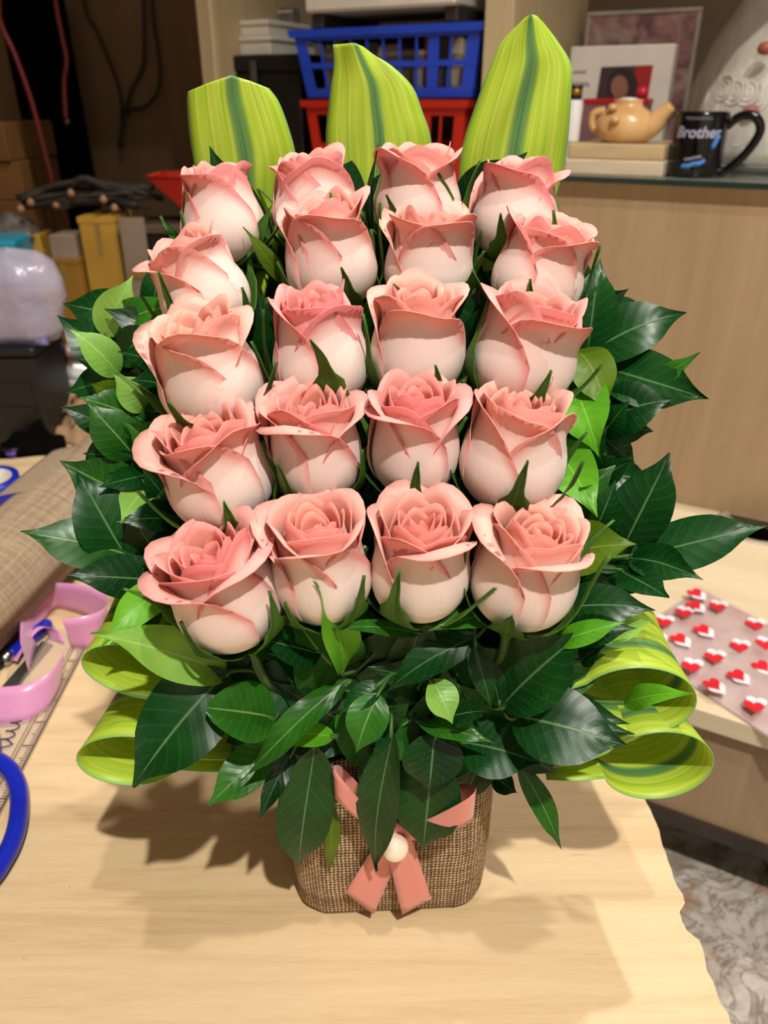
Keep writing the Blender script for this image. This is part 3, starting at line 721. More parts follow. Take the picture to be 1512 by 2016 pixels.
SPRIGS = [
 ('sprig with a pale upright leaf above the crinkled bag side', [(207, 662, 258, 545, 64, 'light'), (212, 650, 340, 598, 60, 'mid', dict(rnd=True)), (235, 706, 318, 642, 62, 'dark')]),
 ('sprig with a pale pointed leaf over the cardboard cartons', [(236, 738, 138, 649, 58, 'light'), (286, 806, 226, 734, 58, 'light'), (320, 720, 235, 690, 50, 'dark'), (345, 770, 262, 745, 62, 'dark')]),
 ('dark green sprig with blunt leaves above the burlap roll', [(286, 832, 160, 778, 70, 'mid'), (266, 905, 174, 790, 78, 'mid'), (325, 900, 247, 832, 74, 'mid'), (240, 800, 180, 752, 52, 'olive')]),
 ('thin edge-on leaf sprig beside the rose above the burlap roll', [(288, 912, 213, 888, 14, 'dark'), (316, 940, 272, 902, 40, 'mid'), (296, 934, 198, 955, 46, 'dark'), (300, 955, 240, 1022, 56, 'light'), (330, 990, 285, 925, 50, 'dark')]),
 ('large glossy three-leaf sprig reaching over the burlap roll', [(258, 1104, 147, 928, 104, 'dark', dict(arch=.04, fold=.12)), (268, 1102, 42, 1039, 92, 'mid', dict(arch=.05, fold=.12)), (322, 1142, 134, 1130, 82, 'dark', dict(arch=.06))]),
 ('dark sprig between burlap roll and the bottom roses', [(362, 1032, 232, 1022, 58, 'dark'), (366, 1052, 272, 1108, 52, 'dark'), (380, 1110, 300, 1060, 50, 'dark')]),
 ('bright leaf sprig drooping beside the pink ribbon', [(356, 1140, 200, 1268, 66, 'bright'), (392, 1160, 318, 1222, 70, 'olive'), (420, 1230, 330, 1190, 52, 'mid')]),
 ('broad pale leaf over the upper rolled leaf by the ruler', [(455, 1318, 184, 1250, 92, 'light', dict(db=.012, dt=-.02, arch=.05))]),
 ('large dusty dark leaf hanging over the rolled leaves by the ruler', [(456, 1322, 252, 1548, 140, 'dark', dict(db=.006, dt=-.018, arch=.07, rnd=False)), (540, 1416, 412, 1388, 112, 'mid', dict(db=.004, dt=-.012, rnd=True, arch=.04))]),
 ('narrow leaf sprig hanging beside the burlap pot toward the scissors', [(690, 1340, 466, 1532, 50, 'mid', dict(db=.005, dt=-.012)), (540, 1468, 406, 1584, 72, 'mid', dict(db=.012, dt=-.008)), (578, 1478, 506, 1615, 36, 'dark', dict(db=.012, dt=-.004))]),
 ('dark leaf hanging down the pot front left of the bow', [(618, 1462, 592, 1726, 108, 'dark', dict(Yb=.284, Yt=.277, arch=.05)), (640, 1560, 652, 1724, 32, 'olive', dict(Yb=.288, Yt=.284))]),
 ('small bright leaf lying on the pot rim', [(662, 1450, 500, 1444, 54, 'bright', dict(Yb=.285, Yt=.268, arch=.02))]),
 ('glossy sprig below the two roses nearest the ribbon roll', [(634, 1284, 510, 1260, 70, 'dark', dict(db=.008, dt=-.012)), (622, 1345, 532, 1288, 58, 'dark', dict(db=.012, dt=0)), (560, 1285, 470, 1262, 46, 'mid', dict(db=.01))]),
 ('upright bright leaf in front of the bottom roses', [(676, 1328, 632, 1152, 78, 'bright', dict(Yb=.288, Yt=.262, arch=.03)), (828, 1247, 654, 1236, 30, 'mid', dict(db=.004, dt=-.016))]),
 ('dusty pale leaf sprig hanging above the bow', [(746, 1364, 700, 1484, 70, 'mid', dict(db=0, dt=-.010)), (752, 1342, 668, 1408, 42, 'dark', dict(db=.004, dt=-.004)), (848, 1338, 894, 1424, 58, 'light', dict(db=.002, dt=-.008)), (812, 1312, 826, 1360, 42, 'bright', dict(db=.02, dt=.01))]),
 ('long dark leaf hanging across the bow and pearl', [(770, 1438, 741, 1730, 84, 'dark', dict(Yb=.280, Yt=.272, arch=.05))]),
 ('dark wavy sprig under the middle bottom roses', [(942, 1250, 758, 1360, 62, 'dark', dict(db=.006, dt=-.002)), (996, 1212, 846, 1236, 44, 'mid', dict(db=0, dt=-.01)), (935, 1258, 966, 1400, 40, 'dark', dict(db=.004, dt=-.004)), (1002, 1230, 1128, 1206, 28, 'light', dict(db=0, dt=-.006))]),
 ('broad glossy leaf hanging over the bow loop', [(862, 1480, 825, 1684, 132, 'dark', dict(Yb=.283, Yt=.272, arch=.05)), (858, 1440, 844, 1562, 122, 'dark', dict(Yb=.280, Yt=.266, arch=.05))]),
 ('twisted leaf sprig above the pot rim', [(822, 1420, 970, 1464, 44, 'mid', dict(Yb=.282, Yt=.262, twist=1.2)), (880, 1410, 960, 1400, 46, 'dark', dict(db=0, dt=-.012)), (905, 1460, 1064, 1502, 124, 'dark', dict(Yb=.282, Yt=.266, arch=.05))]),
 ('big upright dark leaf between the bottom roses and the rolled leaves', [(992, 1394, 1142, 1236, 126, 'dark', dict(db=.002, dt=-.010, arch=.04)), (985, 1390, 945, 1280, 40, 'dark', dict(db=.004, dt=0))]),
 ('broad near-black leaf pair reaching over the rolled leaves', [(1005, 1396, 1250, 1442, 66, 'dark', dict(db=.006, dt=-.012)), (1000, 1412, 1235, 1462, 130, 'dark', dict(db=-.002, dt=-.018, arch=.06)), (1040, 1390, 1240, 1420, 62, 'dark', dict(db=.014, dt=-.004)), (1228, 1384, 1358, 1366, 40, 'bright', dict(db=.004, dt=-.02))]),
 ('narrow leaf hanging free beside the pot on the desk side', [(1016, 1502, 1112, 1676, 46, 'mid', dict(Yb=.29, Yt=.272)), (968, 1530, 1018, 1560, 46, 'dark', dict(Yb=.298, Yt=.292))]),
 ('glossy leaf sprig above the striped rolled leaf', [(1098, 1196, 1288, 1202, 74, 'dark', dict(db=.012, dt=-.006)), (1098, 1252, 1252, 1232, 56, 'dark', dict(db=.006, dt=-.006)), (1088, 1264, 1230, 1226, 42, 'bright', dict(db=-.002, dt=-.014)), (1142, 1300, 1190, 1272, 40, 'dark', dict(db=.006, dt=-.004)), (1190, 1252, 1282, 1222, 40, 'light', dict(db=.012, dt=0))]),
 ('glossy sprig pointing at the heart-printed bag shelf panel', [(1152, 700, 1186, 508, 80, 'dark'), (1150, 700, 1352, 614, 94, 'dark'), (1180, 722, 1394, 780, 100, 'dark', dict(dt=.0)), (1262, 780, 1372, 692, 38, 'mid', dict(dt=-.004))]),
 ('sprig of bright and dark leaves beside the fourth row', [(1196, 826, 1320, 786, 92, 'dark', dict(rnd=False)), (1132, 690, 1200, 812, 78, 'olive'), (1124, 752, 1180, 896, 92, 'bright'), (1190, 860, 1232, 790, 60, 'dark')]),
 ('bright green drooping leaf beside the bottom rows', [(1086, 864, 1170, 1012, 84, 'bright'), (1172, 952, 1238, 904, 52, 'dark'), (1060, 992, 1162, 956, 16, 'mid')]),
 ('dusty three-leaf sprig reaching over the desk', [(1230, 1078, 1313, 890, 102, 'dark', dict(arch=.04, fold=.12)), (1238, 1094, 1512, 1034, 88, 'dark', dict(arch=.04, fold=.12)), (1242, 1100, 1380, 1138, 66, 'dark', dict(fold=.3)), (1168, 1056, 1208, 948, 68, 'dark')]),
 ('olive serrated rose leaf beside the bottom row', [(1092, 1092, 1250, 1070, 96, 'olive'), (1220, 1122, 1314, 1172, 66, 'dark'), (1110, 1150, 1190, 1200, 60, 'mid')]),
 ('dark leaf between the middle roses on the mug side', [(938, 700, 950, 522, 92, 'dark'), (918, 830, 908, 745, 46, 'bright'), (930, 610, 985, 520, 50, 'mid')]),
 ('slender sprig at the foot of the top row near the red tray', [(558, 560, 482, 446, 34, 'olive', dict(Yb=.41, Yt=.40)), (500, 500, 532, 405, 26, 'sepal', dict(Yb=.42, Yt=.41)), (352, 475, 318, 430, 12, 'mid', dict(Yb=.43, Yt=.42)), (735, 470, 738, 285, 16, 'dark', dict(Yb=.43, Yt=.42))]),
]
for i, (lab, lv) in enumerate(SPRIGS): sprig(lab, lv, seed=i)

# dark filler foliage tucked between the stems behind the roses
rng = random.Random(77)
fill_me = []
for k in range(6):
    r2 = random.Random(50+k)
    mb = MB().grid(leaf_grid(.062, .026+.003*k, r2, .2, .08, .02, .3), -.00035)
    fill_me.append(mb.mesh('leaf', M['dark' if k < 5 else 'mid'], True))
def filler(label, cx, cy, nl, group, spread=95, dY=.032, ks=1.0):
    Y = Yp(cy)+dY+.01
    node = pY(cx, cy, Y)
    t = thing('leaf_sprig', label, 'leaf sprig', node, 0, group)
    foam = Vector((max(-.04, min(.04, node.x*.35)), PC.y+.012, .13))
    mb = MB().tube(spline([Vector((0, 0, 0)), (foam-node)*.5+Vector((0, .006, 0)), foam-node], 6), .0018, 7)
    for k in range(nl):
        a = 2*math.pi*k/nl + rng.uniform(-.4, .4)
        d = Vector((math.cos(a), rng.uniform(-.35, .15), math.sin(a)*.9)).normalized()
        b = d*.004 + Vector((0, 0, 0))
        o = bpy.data.objects.new('leaf', fill_me[rng.randrange(6)]); COL.objects.link(o); o.parent = t
        n = Vector((rng.uniform(-.3, .3), -1, .6))
        s = rng.uniform(.6, .95)*ks
        place_axes(o, b, b+d, n); o.matrix_world = o.matrix_world @ Matrix.Scale(s, 4)
    mb.build('stem', M['stem'], t, True)
def lvl(y): return 'behind the top row of roses' if y < 500 else 'under the top row of roses' if y < 620 else 'under the second row of roses' if y < 780 else 'under the middle row of roses' if y < 920 else 'under the fourth row of roses' if y < 1150 else 'under the bottom row of roses'
def crs(x): return 'at the burlap roll edge' if x < 470 else 'toward the burlap roll' if x < 650 else 'midway between roll and mug' if x < 830 else 'toward the mug' if x < 1000 else 'at the mug edge'
for (cx, cy) in ((520, 490), (715, 460), (900, 470), (545, 590), (745, 560), (930, 560), (420, 700), (540, 760), (725, 720), (905, 720), (1040, 690),
                 (390, 860), (535, 900), (715, 880), (895, 880), (1060, 860), (400, 1060), (540, 1100), (725, 1090), (905, 1110), (1060, 1060),
                 (450, 1230), (600, 1230), (740, 1230), (900, 1225), (1050, 1200)):
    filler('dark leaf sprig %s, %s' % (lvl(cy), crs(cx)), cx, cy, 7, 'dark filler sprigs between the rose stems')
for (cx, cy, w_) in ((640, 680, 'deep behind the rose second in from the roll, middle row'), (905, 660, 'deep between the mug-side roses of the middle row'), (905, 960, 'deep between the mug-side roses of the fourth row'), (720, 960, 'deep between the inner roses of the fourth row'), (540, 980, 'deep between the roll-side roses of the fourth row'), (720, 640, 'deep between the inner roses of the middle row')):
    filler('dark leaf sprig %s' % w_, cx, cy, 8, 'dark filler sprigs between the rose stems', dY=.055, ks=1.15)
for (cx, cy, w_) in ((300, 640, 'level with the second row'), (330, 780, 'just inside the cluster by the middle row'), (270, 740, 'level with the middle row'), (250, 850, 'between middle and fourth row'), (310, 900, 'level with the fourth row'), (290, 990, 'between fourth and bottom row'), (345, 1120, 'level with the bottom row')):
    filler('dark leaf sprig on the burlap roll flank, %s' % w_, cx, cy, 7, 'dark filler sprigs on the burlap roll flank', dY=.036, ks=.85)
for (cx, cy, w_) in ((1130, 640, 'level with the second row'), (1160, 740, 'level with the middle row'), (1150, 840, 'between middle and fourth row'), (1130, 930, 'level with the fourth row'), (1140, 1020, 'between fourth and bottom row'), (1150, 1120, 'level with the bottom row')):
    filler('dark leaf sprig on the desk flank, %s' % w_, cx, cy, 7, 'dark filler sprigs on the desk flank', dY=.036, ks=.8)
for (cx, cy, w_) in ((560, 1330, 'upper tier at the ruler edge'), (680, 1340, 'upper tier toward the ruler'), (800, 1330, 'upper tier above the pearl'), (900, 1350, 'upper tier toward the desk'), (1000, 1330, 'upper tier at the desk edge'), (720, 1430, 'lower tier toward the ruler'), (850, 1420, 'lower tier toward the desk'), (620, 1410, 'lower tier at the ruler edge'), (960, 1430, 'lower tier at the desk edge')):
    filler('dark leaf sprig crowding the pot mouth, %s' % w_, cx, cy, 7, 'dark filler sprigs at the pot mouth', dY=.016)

# ------------------------------------------------------------------ tall variegated leaves
def tall_leaf(label, rows, Y0, mat, cup=.006):
    nu = 13; us = np.linspace(0, 1, nu)
    rows2 = []
    for r in rows:
        if len(r) == 5: xs = np.interp(us, np.linspace(0, 1, 5), [p[0] for p in r]); ys = np.interp(us, np.linspace(0, 1, 5), [p[1] for p in r])
        else: xs = r[1] + (r[2]-r[1])*us; ys = np.full(nu, r[0]) - 10*np.sin(np.pi*us)*(.5)
        rows2.append((xs, ys))
    # resample rows smoothly
    m = len(rows2); nv = (m-1)*4+1
    X = np.array([r[0] for r in rows2]); Yv = np.array([r[1] for r in rows2])
    P = np.zeros((nu, nv, 3))
    for i in range(nu):
        cx = spline([(X[k, i], Yv[k, i], 0) for k in range(m)], 4)
        for j in range(nv):
            x, y = cx[j][0], cx[j][1]
            f = min(1, max(0, (y-430)/220)); Yd = Y0 - .05*f
            u = us[i]*2-1
            P[i, nv-1-j] = pY(x, y, Yd + cup*u*u - .002*math.sin(u*5+y*.02))
    c = P[nu//2, 0].copy()
    t = thing('tall_leaf', label, 'leaf', Vector(c), 0, 'tall variegated leaves at the back')
    MB().grid(P - c, .0005).build('blade', mat, t, True)
    foam = Vector((c[0]*.3, PC.y+.02, .13)) - Vector(c)
    MB().tube(spline([Vector((0, 0, .002)), foam*.5, foam], 6), .003, 8).build('stalk', M['stem'], t, True)
tall_leaf('variegated leaf with a wide green stripe and blunt notched top, behind the red tray side', [((370, 180), (410, 163), (455, 148), (492, 159), (530, 174)),
    (200, 368, 549), (250, 371, 568), (310, 380, 583), (370, 392, 580), (430, 415, 565), (500, 440, 545), (600, 475, 520), (700, 500, 515)], .462, M['var1'])
tall_leaf('lopsided variegated leaf with a slanting cut top in front of the blue basket', [((655, 88), (676, 86), (698, 84), (716, 92), (736, 108)),
    (130, 657, 772), (170, 651, 812), (220, 645, 832), (270, 641, 848), (340, 645, 850), (420, 655, 830), (520, 680, 790), (620, 715, 760)], .470, M['var2'])
tall_leaf('tallest variegated leaf with a dark stripe beside the white bottle', [((1018, 50), (1032, 36), (1045, 27), (1057, 31), (1070, 44)),
    (85, 985, 1101), (130, 965, 1125), (200, 938, 1124), (280, 912, 1118), (350, 903, 1105), (430, 905, 1080), (520, 930, 1050), (640, 965, 1000)], .464, M['var1'])

# ------------------------------------------------------------------ rolled variegated leaves
def leaf_roll(label, px, py, Y, rx, rz, length, side, mat, tilt=0.0, yaw=0.0):
    c = pY(px, py, Y)
    pts = []
    inner = Vector((-side*(rx*1.55), 0, -rz*.25))
    for a in np.linspace(158, -158, 33):
        r = math.radians(a); pts.append(Vector((side*rx*math.cos(r), 0, rz*math.sin(r))))
    pts = [inner + Vector((-side*.012, 0, .004))] + [inner*.9+Vector((0, 0, rz*.25))] + pts + [inner*.9+Vector((0, 0, -rz*.25))] + [inner + Vector((-side*.012, 0, -.004))]
    ct, st_ = math.cos(tilt), math.sin(tilt)
    pts = [Vector((p.x*ct - p.z*st_, p.y, p.x*st_+p.z*ct)) for p in pts]
    nu = 11; n = len(pts); P = np.zeros((nu, n, 3))
    for i in range(nu):
        u = -1+2*i/(nu-1)
        for j, p in enumerate(pts):
            q = abs(2*j/(n-1)-1)
            w = length*(1-.45*q**3)
            yy = (u+1)/2*length - (length-w)*((u+1)/2-.15)*.6
            sc_ = 1+.04*u*u
            P[i, j] = (p.x*sc_ + yaw*yy, yy, p.z*sc_)
    t = thing('rolled_leaf', label, 'leaf', c, 0, 'variegated leaves rolled into loops')
    if side < 0: P = P[::-1]
    uv = np.stack(np.meshgrid(np.linspace(-1, 1, nu), np.linspace(0, 1, n), indexing='ij'), -1)
    MB().grid(P, .0005, uv).build('blade', mat, t, True)
    fo = Vector((side*.035, PC.y-.01, .135)) - c
    e = Vector(P[nu//2, 0])
    MB().tube(spline([e, e*.3+fo*.7, fo], 6), .0025, 7).build('stalk', M['stem'], t, True)
leaf_roll('striped yellow-green leaf rolled into a loop, upper one on the desk side', 1256, 1384, .290, .0275, .0205, .062, 1, M['var3'], -.08)
leaf_roll('striped yellow-green leaf rolled into a loop, lower one on the desk side', 1296, 1510, .287, .0268, .0225, .052, 1, M['var3'], .02, -.15)
leaf_roll('striped yellow-green leaf rolled into a loop, upper one on the ruler side', 278, 1326, .300, .0280, .0155, .052, -1, M['var3'], -.30)
leaf_roll('striped yellow-green leaf rolled into a loop, lower one on the ruler side', 250, 1500, .292, .0248, .0165, .058, -1, M['var3'], -.02, .12)

# ------------------------------------------------------------------ coral bow with pearl
def strip(path, wdirs, width, n=5, thick=.0003):
    m = len(path); P = np.zeros((n, m, 3))
    for j, p in enumerate(path):
        wd = Vector(wdirs[j] if hasattr(wdirs, '__len__') and not isinstance(wdirs, Vector) else wdirs)
        wj = width[j] if hasattr(width, '__len__') else width
        for i in range(n): P[i, j] = Vector(p) + wd*((i/(n-1)-.5)*wj)
    return P
def build_bow():
    c = pY(776, 1660, .286)
    t = thing('ribbon_bow', 'coral satin ribbon bow with a pearl on the pot front', 'bow', c)
    f = lambda x, y, Y: pY(x, y, Y)-c
    # tails: quads from knot to cut ends
    for (kl, kr_, el, er, Y1) in (((752, 1640), (800, 1652), (680, 1757), (736, 1799), .2875), ((756, 1655), (806, 1636), (792, 1800), (849, 1769), .2845)):
        P = np.zeros((5, 12, 3))
        for i in range(5):
            a = i/4
            for j in range(12):
                b = j/11
                x = (kl[0]*(1-a)+kr_[0]*a)*(1-b) + (el[0]*(1-a)+er[0]*a)*b; y = (kl[1]*(1-a)+kr_[1]*a)*(1-b) + (el[1]*(1-a)+er[1]*a)*b
                P[i, j] = f(x, y, Y1 + .0015*math.sin(b*5))
        MB().grid(P, .0004).build('ribbon_tail', M['satin'], t, True)
    up = Vector((0, -.15, 1)).normalized()
    path = spline([f(785, 1645, .284), f(850, 1628, .274), f(915, 1600, .266), f(932, 1580, .272), f(900, 1572, .284), f(850, 1592, .289), f(790, 1640, .288)], 7)
    MB().grid(strip(path, up, [.011+.014*math.sin(math.pi*i/(len(path)-1)) for i in range(len(path))]), .0004).build('ribbon_loop', M['satin'], t, True)
    path = spline([f(768, 1642, .284), f(720, 1606, .276), f(672, 1560, .270), f(658, 1540, .276), f(676, 1538, .286), f(720, 1580, .289), f(765, 1636, .288)], 7)
    MB().grid(strip(path, up, [.011+.014*math.sin(math.pi*i/(len(path)-1)) for i in range(len(path))]), .0004).build('ribbon_loop', M['satin'], t, True)
    kn = spline([f(752, 1622, .287), f(772, 1640, .281), f(800, 1660, .287)], 6)
    MB().grid(strip(kn, Vector((.5, 0, .85)), .016), .0006).build('knot', M['satin'], t, True)
    pm = NT('pearl'); pm.color(S(238, 214, 190)); pm.set(Roughness=.18); pm.p.inputs['Coat Weight'].default_value = .8; pm.p.inputs['Coat Roughness'].default_value = .05
    pm.p.inputs['Sheen Weight'].default_value = .3; pm.p.inputs['Subsurface Weight'].default_value = .2; pm.p.inputs['Subsurface Scale'].default_value = .003
    r = .0074; prof = [(r*math.sin(a)+1e-5, -r*math.cos(a)) for a in np.linspace(.02, math.pi-.02, 17)]
    pc = f(777, 1668, .277)
    MB().lathe(prof, 28, pc).build('pearl', pm.m, t, True)
    hole = pc + (CAM - (pc+c)).normalized()*r*.86 + Vector((.0005, -.001, -.0058))*.75
    MB().lathe([(.0006, -.0004), (.0010, .0), (.0006, .0004)], 10, hole).build('bead_hole', plain('bead_hole_amber', (150, 110, 70), .4), t, True)
build_bow()

# ================================================================== things on the table
def jute_roll():
    A = pZ(-170, 1300, .047); B = pZ(238, 905, .047); r = .047
    t = thing('fabric_roll', 'thick roll of beige burlap fabric lying across the table', 'fabric roll', Vector((A.x, A.y, 0)))
    ax = (B-A); L = ax.length; ax.normalize(); side = ax.cross(Vector((0, 0, 1))).normalized()
    rng = random.Random(8); nu, nv = 40, 30
    P = np.zeros((nu, nv, 3)); O = Vector((A.x, A.y, 0))
    for i in range(nu):
        for j in range(nv):
            a = 2*math.pi*i/(nu-1); v = j/(nv-1)
            rr = r*(1+.012*math.sin(3*a+v*4)+.01*math.sin(7*v+2*a)) - (.004*(i/(nu-1)))
            p = A + ax*(v*L) + side*math.cos(a)*rr + Vector((0, 0, math.sin(a)*rr)) - O
            P[i, j] = p
    uv = np.stack(np.meshgrid(np.linspace(0, 1, nu), np.linspace(0, 1, nv), indexing='ij'), -1)
    MB().grid(P, .001, uv).build('outer_layer', M['burlap_roll'], t, True)
    # spiral of layers at both ends
    for k, v in enumerate((0.004, .996)):
        pts = []
        for q in range(90):
            a = q*.22; rr = (r-.003)*(1-q/96)
            pts.append(A + ax*(v*L) + side*math.cos(a)*rr + Vector((0, 0, math.sin(a)*rr)) - O)
        Pq = np.zeros((2, 90, 3))
        for q, p in enumerate(pts): Pq[0, q] = p; Pq[1, q] = p + ax*(.03 if k == 0 else -.03)
        MB().grid(Pq, .0008).build('inner_layers', M['burlap_roll'], t, True)
    # loose flap of the outer edge
    Pf = np.zeros((8, 16, 3))
    for i in range(8):
        for j in range(16):
            u = i/7; v = .52+.3*j/15
            a = math.radians(100+38*u); rr = r*1.01+.010*u*u
            Pf[i, j] = A + ax*(v*L) - side*math.cos(a)*rr*-1 + Vector((0, 0, math.sin(a)*rr)) - O
    MB().grid(Pf, .001).build('loose_flap', M['burlap_roll'], t, True)
jute_roll()

def pink_ribbon():
    c = pZ(130, 1250, 0)
    t = thing('ribbon_roll', 'loosely curled lilac-pink satin ribbon beside the burlap roll', 'ribbon', c)
    g = lambda x, y, z=0: pZ(x, y, z) - c
    w = .034; up = Vector((0, 0, 1))
    path = spline([g(58, 1330), g(66, 1270), g(78, 1228), g(100, 1205), g(135, 1205), g(180, 1215), g(212, 1235), g(206, 1262), g(178, 1276), g(140, 1280)], 8)
    path = [p + up*(w/2) for p in path]
    wd = [(up + Vector((-.25, -.25, 0))*math.sin(i*.09)).normalized() for i in range(len(path))]
    MB().grid(strip(path, wd, w), .0003).build('ribbon_curl', M['lilac'], t, True)
    path = spline([g(112, 1262, .004), g(100, 1240, .010), g(70, 1235, .012), g(42, 1262, .008), g(20, 1300, .004)], 8)
    MB().grid(strip(path, Vector((.75, -.45, .25)).normalized(), .022), .0003).build('ribbon_curl', M['lilac'], t, True)
    path = spline([g(-60, 1415), g(0, 1418), g(60, 1410), g(105, 1384), g(128, 1345)], 8)
    path = [p + up*.0135 for p in path]
    MB().grid(strip(path, Vector((.05, .55, .82)).normalized(), .031), .0003).build('ribbon_tail', M['lilac'], t, True)
pink_ribbon()

def pen():
    a = pZ(97, 1226, .0065); b = pZ(18, 1290, .0065); c = Vector((b.x, b.y, 0))
    t = thing('pen', 'blue pen with a metal collar lying against the ribbon', 'pen', c)
    d = (a-b).normalized()
    MB().tube([b-c, b-c+d*.002, a-c-d*.003, a-c], [.0058, .0063, .0063, .004], 18).build('barrel', M['royal'], t, True)
    MB().tube([b-c-d*.010, b-c-d*.008, b-c-d*.001, b-c+d*.0005], [.003, .0065, .0068, .0060], 18).build('collar', M['metal'], t, True)
    MB().tube([b-c-d*.034, b-c-d*.010], [.0035, .004], 14).build('tip', M['black'], t, True)
pen()

def ruler():
    TR = pZ(192, 1238); BR = pZ(20, 1572); TL = pZ(118, 1232)
    ax = (TR-BR); ax.normalize(); side = Vector((-ax.y, ax.x, 0)); w = abs((TL-TR).dot(side))
    if (TL-TR).dot(side) < 0: side = -side
    w = .040; L = .30; O = Vector((TR.x, TR.y, 0)) - ax*L
    t = thing('ruler', 'clear plastic ruler with handwriting under the pink ribbon', 'ruler', O)
    cl = NT('clear_acrylic'); cl.color(S(232, 214, 190)); cl.set(Roughness=.08, Alpha=.28); cl.p.inputs['Specular IOR Level'].default_value = .8
    f = lambda a, b, z: ax*a + side*b + Vector((0, 0, z))
    def slab(mb, a0, a1, b0, b1, z0, z1):
        vs = [f(a, b, z) for z in (z0, z1) for b in (b0, b1) for a in (a0, a1)]
        return mb.add(vs, [(0, 2, 3, 1), (4, 5, 7, 6), (0, 1, 5, 4), (2, 6, 7, 3), (0, 4, 6, 2), (1, 3, 7, 5)])
    slab(MB(), 0, L, 0, w, .0005, .0028).build('blade', cl.m, t)
    ink = plain('dark_ruler_ink', (70, 56, 44), .6)
    gm = MB()
    slab(gm, 0, L, .0004, .0014, .0028, .0030); slab(gm, 0, L, .0105, .0111, .0028, .0030); slab(gm, 0, L, .0132, .0137, .0028, .0030); slab(gm, 0, L, w-.0016, w-.0008, .0028, .0030)
    for i in range(int(L/.0025)):
        l = .0085 if i % 10 == 0 else (.006 if i % 5 == 0 else .004)
        slab(gm, i*.0025, i*.0025+(.0006 if i % 10 else .0011), .0012, .0012+l, .0028, .0030)
    o = gm.build('graduation_marks', ink, t); o['kind'] = 'stuff'
    # marker handwriting: joined loops along the blade
    o0 = (pZ(10, 1482) - O); a0 = o0.dot(ax)
    pts = []
    for i in range(70):
        q = i/69; a = a0 + q*.036; b = .024 + .0042*math.sin(q*26)*(1 if q > .18 else 1.6) + (.004 if q < .08 else 0)
        pts.append(f(a + .0018*math.cos(q*26), b, .0031))
    MB().tube(pts, .0006, 5).build('handwriting', plain('marker_ink', (40, 38, 66), .5), t)
ruler()

def scissors():
    c = pZ(-28, 1600)
    t = thing('scissors', 'scissors with a large royal blue plastic handle by the ruler', 'scissors', c)
    g = lambda x, y, z=.0: pZ(x, y, z)-c
    z = .008
    ring = [(-70, 1720), (-30, 1738), (8, 1690), (30, 1640), (38, 1590), (34, 1545), (16, 1512), (-14, 1496), (-50, 1510), (-78, 1560), (-88, 1640), (-70, 1720)]
    MB().tube(spline([g(x, y, z) for x, y in ring], 6), .0062, 12, cap=False).build('finger_loop', M['royal'], t, True)
    MB().tube(spline([g(-14, 1496, z), g(-20, 1440, z), g(-40, 1380, z)], 6), [.0062]*13, 12).build('handle', M['royal'], t, True)
    ring2 = [(-120, 1690), (-95, 1640), (-100, 1560), (-140, 1520), (-190, 1560), (-200, 1640), (-160, 1700), (-120, 1690)]
    MB().tube(spline([g(x, y, z) for x, y in ring2], 6), .0062, 12, cap=False).build('finger_loop', M['royal'], t, True)
    bl = MB(); a, b, d, e = g(-46, 1390, .004), g(-30, 1385, .004), g(8, 1296, .003), g(4, 1290, .003)
    bl.add([a, b, d, e] + [p+Vector((0, 0, .002)) for p in (a, b, d, e)], [(0, 1, 2, 3), (7, 6, 5, 4), (0, 4, 5, 1), (1, 5, 6, 2), (2, 6, 7, 3), (3, 7, 4, 0)])
    bl.build('blade', M['metal'], t)
scissors()
def grey_strip():  # flat dark grey strip with a thin metal edge along one side
    a = pZ(92, 1268, .002); b = pZ(28, 1342, .002); c = Vector((b.x, b.y, 0)); d = (a-b).normalized(); s_ = Vector((-d.y, d.x, 0))
    t = thing('dark_strip', 'dark grey strip with a thin metal edge beside the ruler', 'blade', c)
    def sl(mb, l0, l1, w0, w1, z0, z1):
        vs = [b-c+d*l+s_*w+Vector((0, 0, z-.002)) for z in (z0, z1) for (l, w) in ((l0, w0), (l1, w0), (l1+.004, w1), (l0, w1))]
        return mb.add(vs, [(3, 2, 1, 0), (4, 5, 6, 7), (0, 1, 5, 4), (1, 2, 6, 5), (2, 3, 7, 6), (3, 0, 4, 7)])
    L = (a-b).length
    sl(MB(), -.03, L, -.006, .006, .0005, .002).build('blade', plain('dark_grey_metal', (92, 88, 84), .4, metal=.6), t)
    sl(MB(), -.03, L, .006, .0075, .0005, .0012).build('metal_edge', M['metal'], t)
grey_strip()
def blue_bits():
    # blue tape ring behind the burlap roll
    c = pZ(-18, 985)
    t = thing('tape_roll', 'blue tape roll behind the burlap roll', 'tape', c)
    MB().lathe([(.030, 0), (.038, .0), (.038, .030), (.030, .030), (.030, 0)], 36, cap=False).build('tape', M['royal'], t, True)
    MB().lathe([(.0285, .0005), (.030, .0005), (.030, .0295), (.0285, .0295), (.0285, .0005)], 36, cap=False).build('core', M['white'], t, True)
    c = pZ(285, 1075)
    t = thing('spool_box', 'light blue box on a green mat glimpsed behind the leaves', 'box', c)
    MB().box(-.02, .05, .01, .12, .003, .045, .002).build('body', plain('light_blue_card', (70, 130, 200), .4), t)
    MB().box(-.022, .052, .008, .122, .045, .050, .001).build('lid', plain('light_blue_lid', (90, 150, 214), .4), t)
    MB().box(-.04, .06, -.012, .13, 0, .003).build('mat', plain('green_mat', (120, 170, 60), .5), t)
blue_bits()

